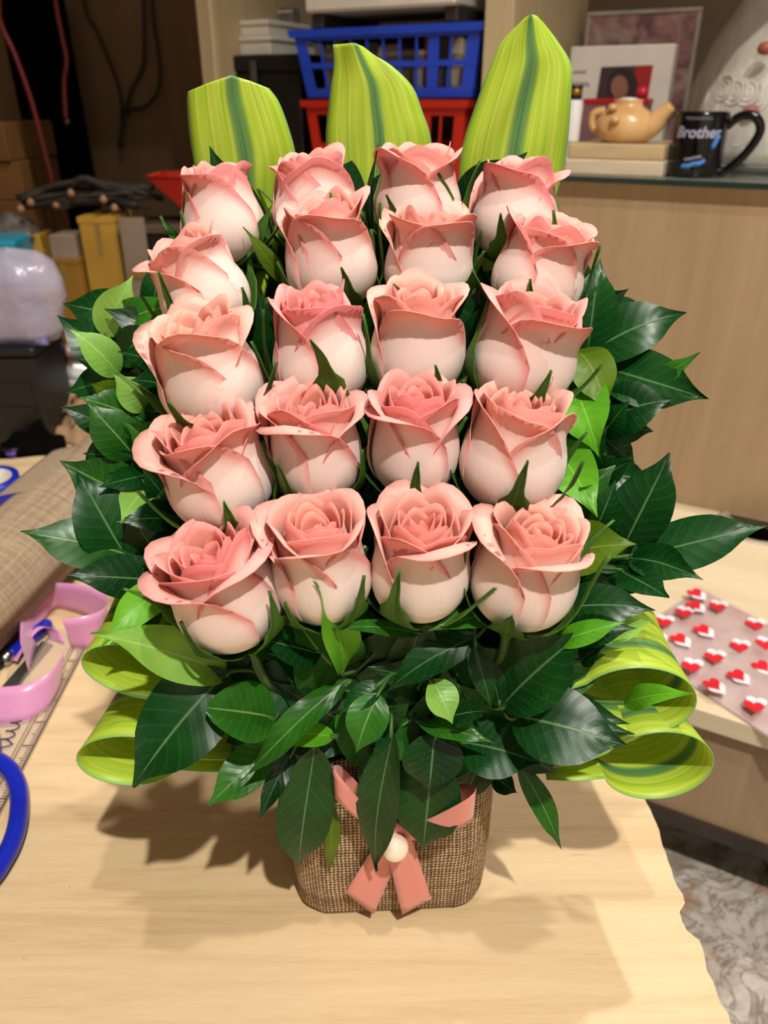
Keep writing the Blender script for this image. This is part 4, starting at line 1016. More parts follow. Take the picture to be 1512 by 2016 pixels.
# ================================================================== clutter behind the table
def ypos(px, py, Y): return pY(px, py, Y)
BENCH_Z = .03
def bench():
    t = thing('bench', 'low dark wooden bench piled with cartons behind the table', 'bench', (-.75, 1.2, FLOOR_Z))
    h = BENCH_Z-FLOOR_Z
    MB().box(-.5, .42, -.245, .4, h-.03, h, .003).build('seat_board', M['darkwood'], t)
    for x in (-.45, .37):
        MB().box(x-.02, x+.02, -.22, .37, 0, h-.03).build('leg', M['darkwood'], t)
    MB().box(-.43, .35, -.20, -.18, 0, h-.03).build('front_board', M['darkwood'], t)
bench()
def carton(label, px0, px1, py0, Y, depth, mat, z0, cat='carton', tape=True, rz=0.0, py1=None, group=None):
    pm = (px0+px1)/2; a = ypos(px0, py0, Y); b = ypos(px1, py0, Y); z1 = a.z
    if py1 is not None: z0 = ypos(pm, py1, Y).z
    w = b.x-a.x; c = Vector(((a.x+b.x)/2, a.y+depth/2, z0))
    t = thing('carton', label, cat, c, rz, group); h = z1-z0
    MB().box(-w/2, w/2, -depth/2, depth/2, 0, h, .0015).build('body', mat, t)
    if tape:
        MB().box(-w*.07, w*.07, -depth/2-.0006, depth/2+.0006, h*.72, h+.0008).build('tape', M['tape'], t)
        MB().box(-w/2-.001, w/2+.001, -depth/2-.001, depth/2+.001, h*.96, h+.0005).build('flap', mat, t)
    return c, w, h
M['tape'] = plain('brown_tape', (150, 118, 66), .3)
M['kraft'] = plain('kraft_yellow', (190, 146, 50), .7, .12, 8)
M['kraft2'] = plain('kraft_ochre', (160, 112, 32), .7, .12, 8)
M['brownbox'] = plain('brown_card', (110, 72, 26), .8, .15, 6)
M['greige'] = plain('greige_card', (142, 122, 104), .7, .1, 10)
carton('tall yellow carton standing on the bench', 152, 224, 428, 1.42, .10, M['kraft'], BENCH_Z)
c2, w2, h2 = carton('ochre carton beside the tall yellow carton', 92, 152, 512, 1.40, .09, M['kraft2'], BENCH_Z)
c1, w1, h1 = carton('low ochre carton on the bench under small packs', 20, 92, 510, 1.43, .12, M['kraft2'], BENCH_Z)
carton('small yellow pack on the low ochre carton', 22, 76, 462, 1.44, .07, M['kraft'], c1.z+h1, tape=False)
carton('small greige pack on the ochre carton', 94, 144, 464, 1.41, .07, M['greige'], c2.z+h2, tape=False)
for i, (p0, p1, lb) in enumerate(((520, 640, 'brown carton at the foot of the wall stack'), (395, 520, 'brown carton in the middle of the wall stack'), (318, 395, 'brown carton second from the top of the wall stack'), (240, 318, 'brown carton topmost of the wall stack'))):
    a = ypos(-40, p0, 1.62); zb = BENCH_Z if i == 0 else ypos(-40, p0, 1.62).z
    zb = BENCH_Z if i == 0 else zlast
    zt = ypos(20, (600, 500, 320, 240)[i] if i else 520, 1.62).z if i == 0 else ypos(20, (0, 395, 318, 240)[i], 1.62).z
    if i == 0: zt = ypos(20, 520, 1.62).z
    cc = Vector((ypos(46-3*(i % 2), 400, 1.62).x - .11, 1.62-.345+.11, zb))
    t = thing('carton', lb, 'carton', cc, .04*(-1)**i, 'brown cartons stacked by the wall')
    MB().box(-.11, .11, -.11, .11, 0, zt-zb-.001, .002).build('body', M['brownbox'], t)
    MB().box(-.012, .012, -.1107, .1107, (zt-zb)*.6, zt-zb).build('tape', M['tape'], t)
    zlast = zt
# strap round the two tall cartons
sa = ypos(88, 505, 1.36); sb_ = ypos(228, 505, 1.36)
def bundle():
    c = ypos(180, 424, 1.47); c.z += .004
    t = thing('dried_stems', 'bundle of dark dried stems lying on the cartons', 'dried stems', c)
    rng = random.Random(21)
    for i in range(16):
        a = Vector((rng.uniform(-.13, -.02), rng.uniform(-.03, .03), rng.uniform(.0, .03))); b = Vector((rng.uniform(.03, .13), rng.uniform(-.03, .03), rng.uniform(.0, .045)))
        m = (a+b)/2 + Vector((0, rng.uniform(-.02, .02), rng.uniform(0, .03)))
        MB().tube(spline([a, m, b], 5), rng.uniform(.003, .007), 7).build('stem', M['twig'], t, True)
    for i in range(6):
        p = Vector((rng.uniform(-.13, .13), -.035+rng.uniform(-.01, .01), rng.uniform(.01, .04)))
        MB().lathe([(.001, -.007), (.006, -.003), (.007, .001), (.004, .006), (.001, .008)], 10, p).build('seed_head', M['seed'], t, True)
M['twig'] = plain('dark_twig', (44, 36, 26), .8, .25, 50); M['seed'] = plain('seed_head_tan', (150, 112, 84), .6)
bundle()
def crumple(mb, w, d, h, rng, n=14, puff=1.0):
    P = np.zeros((n, n, 3)); ph = [rng.uniform(0, 6.3) for _ in range(8)]
    for i in range(n):
        for j in range(n):
            u, v = i/(n-1), j/(n-1); e = (math.sin(math.pi*u)*math.sin(math.pi*v))**.5
            z = h*e*puff*(.75+.25*math.sin(9*u+ph[0])*math.sin(8*v+ph[1])) + h*.12*math.sin(17*u+ph[2]+5*v)*e
            P[i, j] = ((u-.5)*w*(1+.05*math.sin(9*v+ph[3])), (v-.5)*d*(1+.05*math.sin(9*u+ph[4])), max(.0, z))
    mb.grid(P, .0006); mb.grid(np.stack([P[..., 0], P[..., 1], np.zeros_like(P[..., 0])+.0002], -1)); return mb
film = NT('cloudy_film'); film.color(S(196, 190, 210)); film.set(Roughness=.22, Alpha=.55); film.p.inputs['Specular IOR Level'].default_value = .9
fn = film.noise(film.coord('Object'), 24, 4); film.bump(fn, .8, .006)
M['film'] = film.m
gf = NT('grey_film'); gf.color(S(120, 112, 106)); gf.set(Roughness=.3, Alpha=.6); fn = gf.noise(gf.coord('Object'), 30, 4); gf.bump(fn, .8, .006); M['greyfilm'] = gf.m
def crate_and_bags():
    a = ypos(62, 712, 1.0)
    t = thing('crate', 'black plastic crate at the table end holding a plastic bag', 'crate', Vector((a.x-.11, 1.0-.345+.055, 0)))
    h = ypos(0, 700, .97).z
    MB().box(-.11, .11, -.05, .055, .006, h-.012, .004).build('body', M['black'], t)
    MB().box(-.114, .114, -.054, .059, h-.012, h, .003).build('rim', M['black'], t)
    MB().box(-.10, .10, -.0515, -.048, h*.35, h*.42).build('rib', M['black'], t)
    MB().box(-.10, .10, -.0515, -.048, h*.6, h*.67).build('rib', M['black'], t)
    for x in (-.09, .09): MB().box(x-.012, x+.012, -.04, .045, 0, .006).build('foot', M['black'], t)
    # puffy translucent bag on the crate
    rng = random.Random(4)
    top = ypos(40, 505, 1.0).z; c = Vector((ypos(98, 560, 1.0).x-.075, 1.0-.345+.05, h))
    t = thing('plastic_bag', 'puffy lavender translucent plastic bag on the black crate', 'bag', c)
    H = top-h; prof = [(.002, 0), (.05, 0), (.064, H*.12), (.062, H*.3), (.070, H*.5), (.074, H*.68), (.066, H*.85), (.045, H*.95), (.004, H)]
    mb = MB().lathe(prof, 28, cap=False, sy=.62)
    mb.v = [(x*(1+.07*math.sin(9*z*40+math.atan2(y, x)*3)), y*(1+.06*math.sin(math.atan2(y, x)*5)), z*(1+.03*math.sin(math.atan2(y, x)*4))) for x, y, z in mb.v]
    mb.build('film', M['film'], t, True)
    crumple(MB(), .09, .06, H*.75, rng, 12).build('lilac_wrap', plain('lilac_tissue', (108, 100, 140), .6), t, True)
    # navy box with a turquoise lid peeping out above
    c = Vector((ypos(20, 500, 1.16).x-.06, 1.16-.345+.05, 0)); z0 = BENCH_Z
    t = thing('lidded_box', 'navy box with a turquoise lid behind the plastic bag', 'box', Vector((ypos(22, 500, 1.33).x-.066, 1.04, BENCH_Z)), .12)
    zt = ypos(10, 482, 1.30).z - BENCH_Z
    MB().box(-.06, .06, -.05, .05, 0, zt-.03, .003).build('body', plain('navy_plastic', (16, 22, 110), .35), t)
    MB().box(-.064, .064, -.054, .054, zt-.03, zt, .004).build('lid', plain('turquoise_plastic', (30, 150, 176), .3), t)
    # grey film bag in front of the brown cartons
    c = ypos(22, 455, 1.46); 
    t = thing('plastic_sheet', 'crumpled grey plastic film lying on the small packs', 'plastic sheet', Vector((c.x, c.y, c1.z+h1+ .036)))
    crumple(MB(), .10, .07, .045, rng).build('film', M['greyfilm'], t, True)
crate_and_bags()
def clear_roll():
    a = ypos(55, 684, 1.30); b = ypos(215, 648, 1.36); a.z = b.z = BENCH_Z+.014
    c = Vector((a.x, a.y, BENCH_Z))
    t = thing('film_roll', 'clear pinkish plastic film roll lying along the bench', 'film roll', c)
    f = NT('pink_clear_film'); f.color(S(200, 170, 160)); f.set(Roughness=.2, Alpha=.55)
    MB().tube([a-c, b-c], .013, 18).build('film', f.m, t, True)
    MB().tube([a-c-(b-a).normalized()*.004, b-c+(b-a).normalized()*.004], .006, 12).build('core', M['greige'], t, True)
clear_roll()
def scraps():
    rng = random.Random(31)
    M['paper'] = plain('kraft_scrap', (150, 118, 84), .8, .2, 20)
    for (px, py, w, d, h, rz, lab) in ((80, 842, .10, .07, .035, .3, 'crumpled kraft paper scrap beside the black crate'), (140, 856, .09, .06, .03, -.5, 'pleated kraft paper scrap above the burlap roll'), (180, 828, .10, .07, .04, .9, 'kraft paper scrap under the clear tubes'), (120, 820, .08, .05, .05, .1, 'tall folded kraft scrap at the table end')):
        p = pZ(px, py); t = thing('paper_scrap', lab, 'paper scrap', p, rz, 'kraft paper scraps')
        crumple(MB(), w, d, h, rng, 16).build('sheet', M['paper'], t, True)
        st = MB()
        path = spline([Vector((-w*.4, 0, h*.7)), Vector((-w*.1, d*.2, h*1.2)), Vector((w*.3, -d*.2, h*.9))], 6)
        st.grid(strip(path, Vector((0, .8, .5)), .014), .0004).build('torn_strip', M['paper'], t, True)
    p = pZ(66, 886); t = thing('cloth', 'crumpled black cloth at the foot of the crate', 'cloth', p, .2)
    crumple(MB(), .09, .05, .04, rng, 18).build('cloth', M['blackcloth'], t, True)
    p = pZ(28, 896); t = thing('ribbon_spool', 'small purple ribbon spool by the crate foot', 'spool', p)
    MB().lathe([(.003, 0), (.014, 0), (.014, .002), (.009, .003), (.009, .010), (.014, .011), (.014, .013), (.003, .013)], 20).build('flange', M['black'], t, True)
    MB().lathe([(.0095, .003), (.0125, .0035), (.0125, .0095), (.0095, .010)], 20, cap=False).build('ribbon', plain('purple_ribbon', (112, 64, 190), .4), t, True)
    # teal spool on the bench edge
    p = ypos(102, 724, 1.30); p.z = BENCH_Z
    t = thing('thread_spool', 'grey-teal thread spool with black ends on the bench edge', 'spool', p, .3)
    MB().tube([(-.024, 0, .022), (.022, 0, .022)], .020, 18).build('thread', plain('teal_thread', (92, 118, 116), .8, .1, 60), t, True)
    for x in (-.027, .025): MB().tube([(x-.003, 0, .022), (x+.003, 0, .022)], .022, 18).build('end_cap', M['black'], t, True)
    p = ypos(72, 704, 1.31); p.z = BENCH_Z
    t = thing('cloth', 'folded red cloth on the bench edge', 'cloth', Vector((p.x-.01, p.y+.02, BENCH_Z)), -.2)
    crumple(MB(), .12, .06, .02, rng, 12).build('cloth', plain('deep_red_cloth', (120, 20, 18), .8), t, True)
    # clear tubes
    t = thing('tube_bundle', 'bundle of clear shiny plastic tubes on the kraft scraps', 'tubes', pZ(170, 806))
    ct = NT('clear_tube'); ct.color(S(235, 235, 235)); ct.set(Roughness=.06, Alpha=.45); ct.p.inputs['Specular IOR Level'].default_value = 1.0
    for k in range(6):
        z = .050 + .009*(k // 3) + .001*k; y = -.016 + .012*(k % 3)
        MB().tube([(-.032+.004*k, y, z+.004), (.06, y-.010+.006*k, z-.012)], .0055, 12, cap=False).build('tube', ct.m, t, True)
scraps()
# black storage box, red tray, card
def left_box():
    a = ypos(234, 444, 1.42); b = ypos(470, 444, 1.42); w = b.x-a.x; c = Vector(((a.x+b.x)/2, 1.42-.345+.05, BENCH_Z)); h = a.z-BENCH_Z
    t = thing('storage_box', 'black storage box on the bench under the red tray', 'box', c)
    MB().box(-w/2+.006, w/2-.006, -.05, .08, 0, h-.014, .003).build('body', M['black'], t)
    MB().box(-w/2, w/2, -.054, .084, h-.014, h, .002).build('lid', M['darkwood'], t)
    a2 = ypos(284, 350, 1.41); x0 = a2.x-c.x
    t2 = thing('tray', 'red plastic tray with sloping sides on the black box', 'tray', Vector((c.x, c.y, BENCH_Z+h)))
    H = a2.z-(BENCH_Z+h); x1 = w/2-.03
    mb = MB()
    o = [(x0, -.045), (x1, -.045), (x1, .07), (x0, .07)]; i_ = [(x0+.075, -.02), (x1-.06, -.02), (x1-.06, .045), (x0+.075, .045)]
    vs = [(x, y, H) for x, y in o] + [(x, y, .0) for x, y in i_] + [(x*.985, y*.93, H) for x, y in o] + [(x, y, .004) for x, y in i_]
    fs = [(k, 4+k, 4+(k+1) % 4, (k+1) % 4) for k in range(4)] + [(8+k, 8+(k+1) % 4, 12+(k+1) % 4, 12+k) for k in range(4)] + [(k, (k+1) % 4, 8+(k+1) % 4, 8+k) for k in range(4)] + [(4, 5, 6, 7)[::-1], (12, 13, 14, 15)]
    mb.add(vs, fs).build('pan', M['red'], t2)
    rim = MB().tube([(x, y, H) for x, y in o+o[:1]], .0025, 8).build('rim', M['red'], t2, True)
    c3 = ypos(248, 496, 1.36)
    t3 = thing('card', 'greige card leaning on the black storage box', 'card', Vector((c3.x, 1.42-.345-.010, BENCH_Z)))
    zt = ypos(248, 430, 1.40).z - BENCH_Z
    MB().add([(-.022, -.002, 0), (.022, -.002, 0), (.022, .004, zt), (-.022, .004, zt), (-.022, 0, 0), (.022, 0, 0), (.022, .0055, zt), (-.022, .0055, zt)], [(0, 1, 2, 3), (7, 6, 5, 4), (0, 4, 5, 1), (1, 5, 6, 2), (2, 6, 7, 3), (3, 7, 4, 0)]).build('sheet', M['greige'], t3)
    MB().box(-.015, .015, -.0015, -.0005, zt*.55, zt*.6).build('crease', M['tape'], t3)
left_box()
# dark curtain and hanging cables
def curtain():
    xa = ypos(26, 200, 2.1).x; xb = ypos(152, 200, 2.1).x; n = 40
    P = np.zeros((n, 6, 3)); t = thing('curtain', 'black curtain hanging beside the brown wall panel', 'curtain', ((xa+xb)/2, 1.77, FLOOR_Z))
    for i in range(n):
        for j in range(6):
            u = i/(n-1); v = j/5
            P[i, j] = ((u-.5)*(xb-xa)*(1-.04*v)-.03*(v-.5), .02*math.sin(u*28)*(1-.3*v), .02+v*2.2)
    MB().grid(P, .002).build('cloth', M['blackcloth'], t, True)
    MB().tube([(-.14, 0, 2.23), (.14, 0, 2.23)], .01, 10).build('rail', M['black'], t, True)
curtain()
def cable(label, pts, Y, r, mat):
    w = [ypos(x, y, Y) for x, y in pts]; c = w[-1]
    w = [Vector((w[0].x, w[0].y, .93))] + w
    t = thing('cable', label, 'cable', c)
    MB().tube(spline([p-c for p in w], 8), r, 8).build('cord', mat, t, True)
    MB().tube([Vector((0, 0, 0)), Vector((.002, 0, -.012))], r*1.5, 8).build('plug_end', M['black'], t, True)
M['redcable'] = plain('red_cable', (96, 14, 8), .5); M['browncable'] = plain('brown_cable', (58, 44, 30), .6)
tag(MB().box(-1.6, ypos(395, 0, 1.55).x-.02, 1.17, 1.33, .90, .98).build('trim_1', M['darkwood']), kind='structure')
cable('red cable slanting down onto the dried stems', [(-12, -60), (0, 40), (30, 110), (62, 200), (88, 300), (101, 350), (100, 378)], 1.55, .0045, M['redcable'])
cable('red cable hanging in front of the black curtain', [(104, -80), (109, 0), (122, 70), (131, 120), (126, 165), (130, 235)], 1.62, .0045, M['redcable'])
cable('brown cable hanging straight on the brown wall', [(282, -80), (283, 0), (284, 90), (280, 135), (258, 180), (244, 230), (236, 280)], 2.2, .005, M['browncable'])
cable('brown cable looping up on the brown wall', [(296, -80), (301, 20), (312, 100), (316, 150), (306, 190), (280, 213), (248, 214)], 2.17, .005, M['browncable'])
cable('thin dark cable drooping on the brown wall', [(165, 0), (190, 60), (215, 120), (236, 180), (240, 240)], 2.21, .004, M['browncable'])

# ================================================================== things in the shelf unit
def ucarton(name, label, cat, px0, px1, py0, d, depth, z0, body, b=.002, group=None):
    s0, zt = uPix(px0, py0, d); s1, zt2 = uPix(px1, py0, d)
    zt = (zt+zt2)/2; w = s1-s0
    t = thing(name, label, cat, U((s0+s1)/2, d+depth/2, z0), YAW, group)
    return t, w, depth, zt-z0
BAY_Z = .305
def basket(label, px0, px1, py0, py1, d, depth, mat, z0=None, taper=.10, contents=None):
    s0, zt = uPix(px0, py0, d); s1, _ = uPix(px1, py0, d)
    zb = uPix((px0+px1)/2, py1, d)[1] if z0 is None else z0
    w, h = s1-s0, zt-zb
    t = thing('basket', label, 'basket', U((s0+s1)/2, d+depth/2, zb), YAW)
    def ring(mb, za, zb_, th=.004, out=0.0):
        def rect(z, ins=0.0):
            k = 1 - taper*(1-z/h); return [(sx*(w/2*k+out-ins), sy*(depth/2*k+out-ins), z) for sx, sy in ((-1, -1), (1, -1), (1, 1), (-1, 1))]
        a, b, c, e = rect(za), rect(zb_), rect(zb_, th), rect(za, th)
        vs = a+b+c+e; fs = []
        for k in range(4):
            q = (k+1) % 4
            fs += [(k, q, 4+q, 4+k), (4+k, 4+q, 8+q, 8+k), (8+k, 8+q, 12+q, 12+k), (12+k, 12+q, q, k)]
        return mb.add(vs, fs)
    ring(MB(), h-.010, h, .010, .006).build('rim', mat, t)
    ring(MB(), h*.84, h-.010, .003).build('upper_band', mat, t)
    ring(MB(), h*.44, h*.52, .003).build('middle_band', mat, t)
    ring(MB(), 0, h*.14, .003).build('lower_band', mat, t)
    k0 = 1-taper
    MB().box(-w/2*k0, w/2*k0, -depth/2*k0, depth/2*k0, 0, .004).build('floor_panel', mat, t)
    def slat(x, wd, face):
        ka = 1-taper; pts = []
        for z, k in ((h*.1, 1-taper*.9), (h*.9, 1-taper*.1)):
            if face == 'f': pts += [(x*k-wd/2, -depth/2*k+.0005, z), (x*k+wd/2, -depth/2*k+.0005, z), (x*k+wd/2, -depth/2*k+.003, z), (x*k-wd/2, -depth/2*k+.003, z)]
            else:
                sx = -1 if face == 'l' else 1
                pts += [(sx*(w/2*k-.0005), x*k-wd/2, z), (sx*(w/2*k-.0005), x*k+wd/2, z), (sx*(w/2*k-.003), x*k+wd/2, z), (sx*(w/2*k-.003), x*k-wd/2, z)]
        MB().add(pts, [(0, 1, 5, 4), (1, 2, 6, 5), (2, 3, 7, 6), (3, 0, 4, 7), (0, 3, 2, 1), (4, 5, 6, 7)]).build('slat', mat, t)
    for x in (-w*.47, w*.47): slat(x, w*.06, 'f')
    for k in range(9): slat(-w*.36+k*w*.09, .0035 if k != 7 else .016, 'f')
    for f in 'lr':
        for x in (-depth*.44, -depth*.15, depth*.15, depth*.44): slat(x, .006, f)
    return t, w, h, zb
blue_t = basket('blue slatted plastic basket stacked on the red basket', 576, 948, 60, 192, .015, .24, M['blue'])
bs = blue_t[3]
basket('red slatted plastic basket under the blue one', 600, 918, 197, 360, .018, .24, M['red'], z0=BAY_Z)
def basket_fill():
    t0, w, h, zb = blue_t; loc = t0.location
    t = thing('paper_stack', 'stack of mixed papers and packs inside the blue basket', 'papers', Vector((loc.x, loc.y, zb+.004)), YAW)
    rng = random.Random(9); x = -w*.40
    cols = [(120, 110, 104), (84, 70, 62), (160, 150, 140), (140, 80, 50), (70, 64, 70), (176, 160, 140)]
    k = 0
    while x < w*.36:
        ww = rng.uniform(.012, .03); MB().box(x, x+ww-.001, -.08, .08, 0, h*rng.uniform(.62, .86)).build('pack', plain('pack_%d' % k, cols[k % 6], .6), t); x += ww; k += 1
    t = thing('bag', 'dark grey crumpled bag on top of the papers', 'bag', Vector((loc.x, loc.y, zb+h*.86+.004)), YAW)
    crumple(MB(), w*.8, .18, h*.14+.004, rng, 18).build('film', M['greybag'], t, True)
    s0, z1 = uPix(600, 26, .0); s1, _ = uPix(895, 26, .0)
    t = thing('box_lid', 'shallow white box lid resting on the blue basket', 'box', U((s0+s1)/2, .10, zb+h+.0005), YAW)
    W = s1-s0; zz = z1-(zb+h)
    MB().box(-W/2, W/2, -.10, .10, zz, zz+.045, .003).build('lid', M['white'], t)
    for x in (-W/2+.012, W/2-.012): MB().box(x-.01, x+.01, -.085, .095, 0, zz, .002).build('foot_block', M['greybag'], t)
basket_fill()
t, w, dp, h = ucarton('storage_box', 'black lidded storage box beside the stacked baskets', 'box', 408, 592, 108, .05, .22, BAY_Z, None)
MB().box(-w/2+.006, w/2-.006, -dp/2+.004, dp/2, 0, h-.024, .003).build('body', M['black'], t)
MB().box(-w/2, w/2, -dp/2, dp/2, h-.024, h, .003).build('lid', M['black'], t)
MB().box(-.006, .006, -dp/2-.003, -dp/2, h-.05, h-.008, .001).build('clasp', plain('grey_clasp', (70, 70, 70), .4), t)
BBZ = BAY_Z+h
t, w, dp, h = ucarton('foam_box', 'white foam box lowest of two on the black storage box', 'box', 424, 532, 72, .07, .14, BBZ, None, group='white foam boxes')
MB().box(-w/2+.003, w/2-.003, -dp/2+.003, dp/2, 0, h-.008, .002).build('tub', M['white'], t); MB().box(-w/2, w/2, -dp/2, dp/2, h-.008, h, .002).build('lid', M['white'], t)
BB2 = BBZ+h
t, w, dp, h = ucarton('foam_box', 'white foam box on top of the other foam box', 'box', 428, 526, 40, .075, .13, BB2, None, group='white foam boxes')
MB().box(-w/2+.003, w/2-.003, -dp/2+.003, dp/2, 0, h-.008, .002).build('tub', M['white'], t); MB().box(-w/2, w/2, -dp/2, dp/2, h-.008, h, .002).build('lid', M['white'], t)
t, w, dp, h = ucarton('pouch', 'grey translucent pouch standing between foam boxes and blue basket', 'bag', 546, 574, 14, .16, .03, BBZ, None)
MB().box(-w/2, w/2, -dp/2, dp/2, 0, h, .004).build('pouch', plain('grey_pouch', (112, 106, 98), .4), t); MB().box(-w/2, w/2, -dp/2-.0005, dp/2+.0005, h*.9, h*.93).build('seal', M['white'], t)

# right bay on the glass
M['plank1'] = mat_wood('pale_plank', (206, 182, 142), (194, 168, 128), (176, 150, 112), (3, 26, 26), .5)
M['plank2'] = mat_wood('whitish_plank', (214, 198, 172), (204, 186, 160), (190, 170, 144), (3, 26, 26), .5)
t, w, dp, h1_ = ucarton('wood_block', 'whitish wooden block on the glass shelf under another block', 'wood block', 1112, 1308, 315, .012, .16, SHELF_Z, None, group='wood blocks on the glass shelf')
MB().box(-w/2, w/2, -dp/2, dp/2, 0, h1_, .002).build('board', M['plank2'], t); MB().box(-w/2-.0006, -w/2+.003, -dp/2+.004, dp/2-.004, .003, h1_-.003).build('end_grain', M['plank1'], t)
t, w, dp, h2_ = ucarton('wood_block', 'brown wooden block carrying the clay lamp', 'wood block', 1120, 1310, 284, .014, .155, SHELF_Z+h1_, None, group='wood blocks on the glass shelf')
MB().box(-w/2, w/2, -dp/2, dp/2, 0, h2_, .002).build('board', M['plank1'], t); MB().box(-w/2-.0006, -w/2+.003, -dp/2+.004, dp/2-.004, .003, h2_-.003).build('end_grain', M['plank2'], t)
PLZ = SHELF_Z+h1_+h2_
def clay_lamp():
    d = .065; s0, zt = uPix(1166, 196, d); s1, _ = uPix(1326, 205, d); sc, _ = uPix(1232, 240, d)
    H = zt-PLZ; t = thing('oil_lamp', 'glossy tan clay lamp shaped like a squat teapot on the blocks', 'figurine', U(sc, d, PLZ), YAW)
    clay = NT('tan_glazed_clay'); n = clay.noise(clay.coord('Object'), 22, 4); clay.color(clay.ramp(n, [(.3, S(206, 156, 96)), (.7, S(236, 196, 140))])); clay.set(Roughness=.28)
    R = (uPix(1290, 240, d)[0]-uPix(1172, 240, d)[0])/2
    MB().lathe([(.002, 0), (R*.6, 0), (R*.85, H*.1), (R, H*.34), (R*.96, H*.55), (R*.74, H*.74), (R*.5, H*.84), (R*.46, H*.95), (R*.5, H), (R*.4, H*1.0), (R*.36, H*.9), (.002, H*.88)], 32, cap=False, sy=.8).build('bowl', clay.m, t, True)
    MB().lathe([(.002, H*.94), (R*.34, H*.97), (R*.36, H*1.0), (R*.2, H*1.04), (.002, H*1.05)], 20, cap=False).build('lid', M['whiteplastic'], t, True)
    sp = s1-sc
    MB().tube(spline([(R*.55, 0, H*.32), (R*.95, -.006, H*.45), (sp*.82, -.01, H*.66), (sp, -.012, H*.86)], 6), [R*.45*(1-i/18*.62) for i in range(19)], 14).build('spout', clay.m, t, True)
    MB().tube(spline([(-R*.75, 0, H*.75), (-R*1.12, 0, H*.66), (-R*1.1, 0, H*.36), (-R*.8, 0, H*.26)], 6), R*.13, 10).build('handle', clay.m, t, True)
    MB().lathe([(.001, -.005), (.006, -.003), (.007, 0), (.005, .004), (.001, .005)], 12, (-R*.18, -R*.84, H*.55)).build('boss', clay.m, t, True)
    MB().lathe([(.001, -.005), (.006, -.003), (.007, 0), (.005, .004), (.001, .005)], 12, (-R*.36, -R*.58, H*.82)).build('boss', clay.m, t, True)
clay_lamp()
def bottle():
    d = .04; s0, zt = uPix(1118, 196, d); s1, _ = uPix(1148, 196, d); R = (s1-s0)/2; zc = uPix(1133, 168, d)[1]
    t = thing('bottle', 'white bottle with a black and gold cap on the blocks', 'bottle', U((s0+s1)/2, d, PLZ), YAW); H = zt-PLZ
    MB().lathe([(.001, 0), (R*.95, 0), (R, .003), (R, H*.93), (R*.85, H*.985), (R*.6, H), (.001, H)], 24, cap=False).build('body', M['whiteplastic'], t, True)
    MB().lathe([(R*.62, H), (R*.78, H), (R*.78, zc-PLZ-.002), (R*.7, zc-PLZ), (.001, zc-PLZ)], 24, cap=False).build('cap', M['black'], t, True)
    MB().lathe([(R*.79, H+.006), (R*.80, H+.006), (R*.80, H+.013), (R*.79, H+.013)], 24, cap=False).build('gold_band', plain('gold', (176, 130, 40), .35, metal=.8), t, True)
bottle()
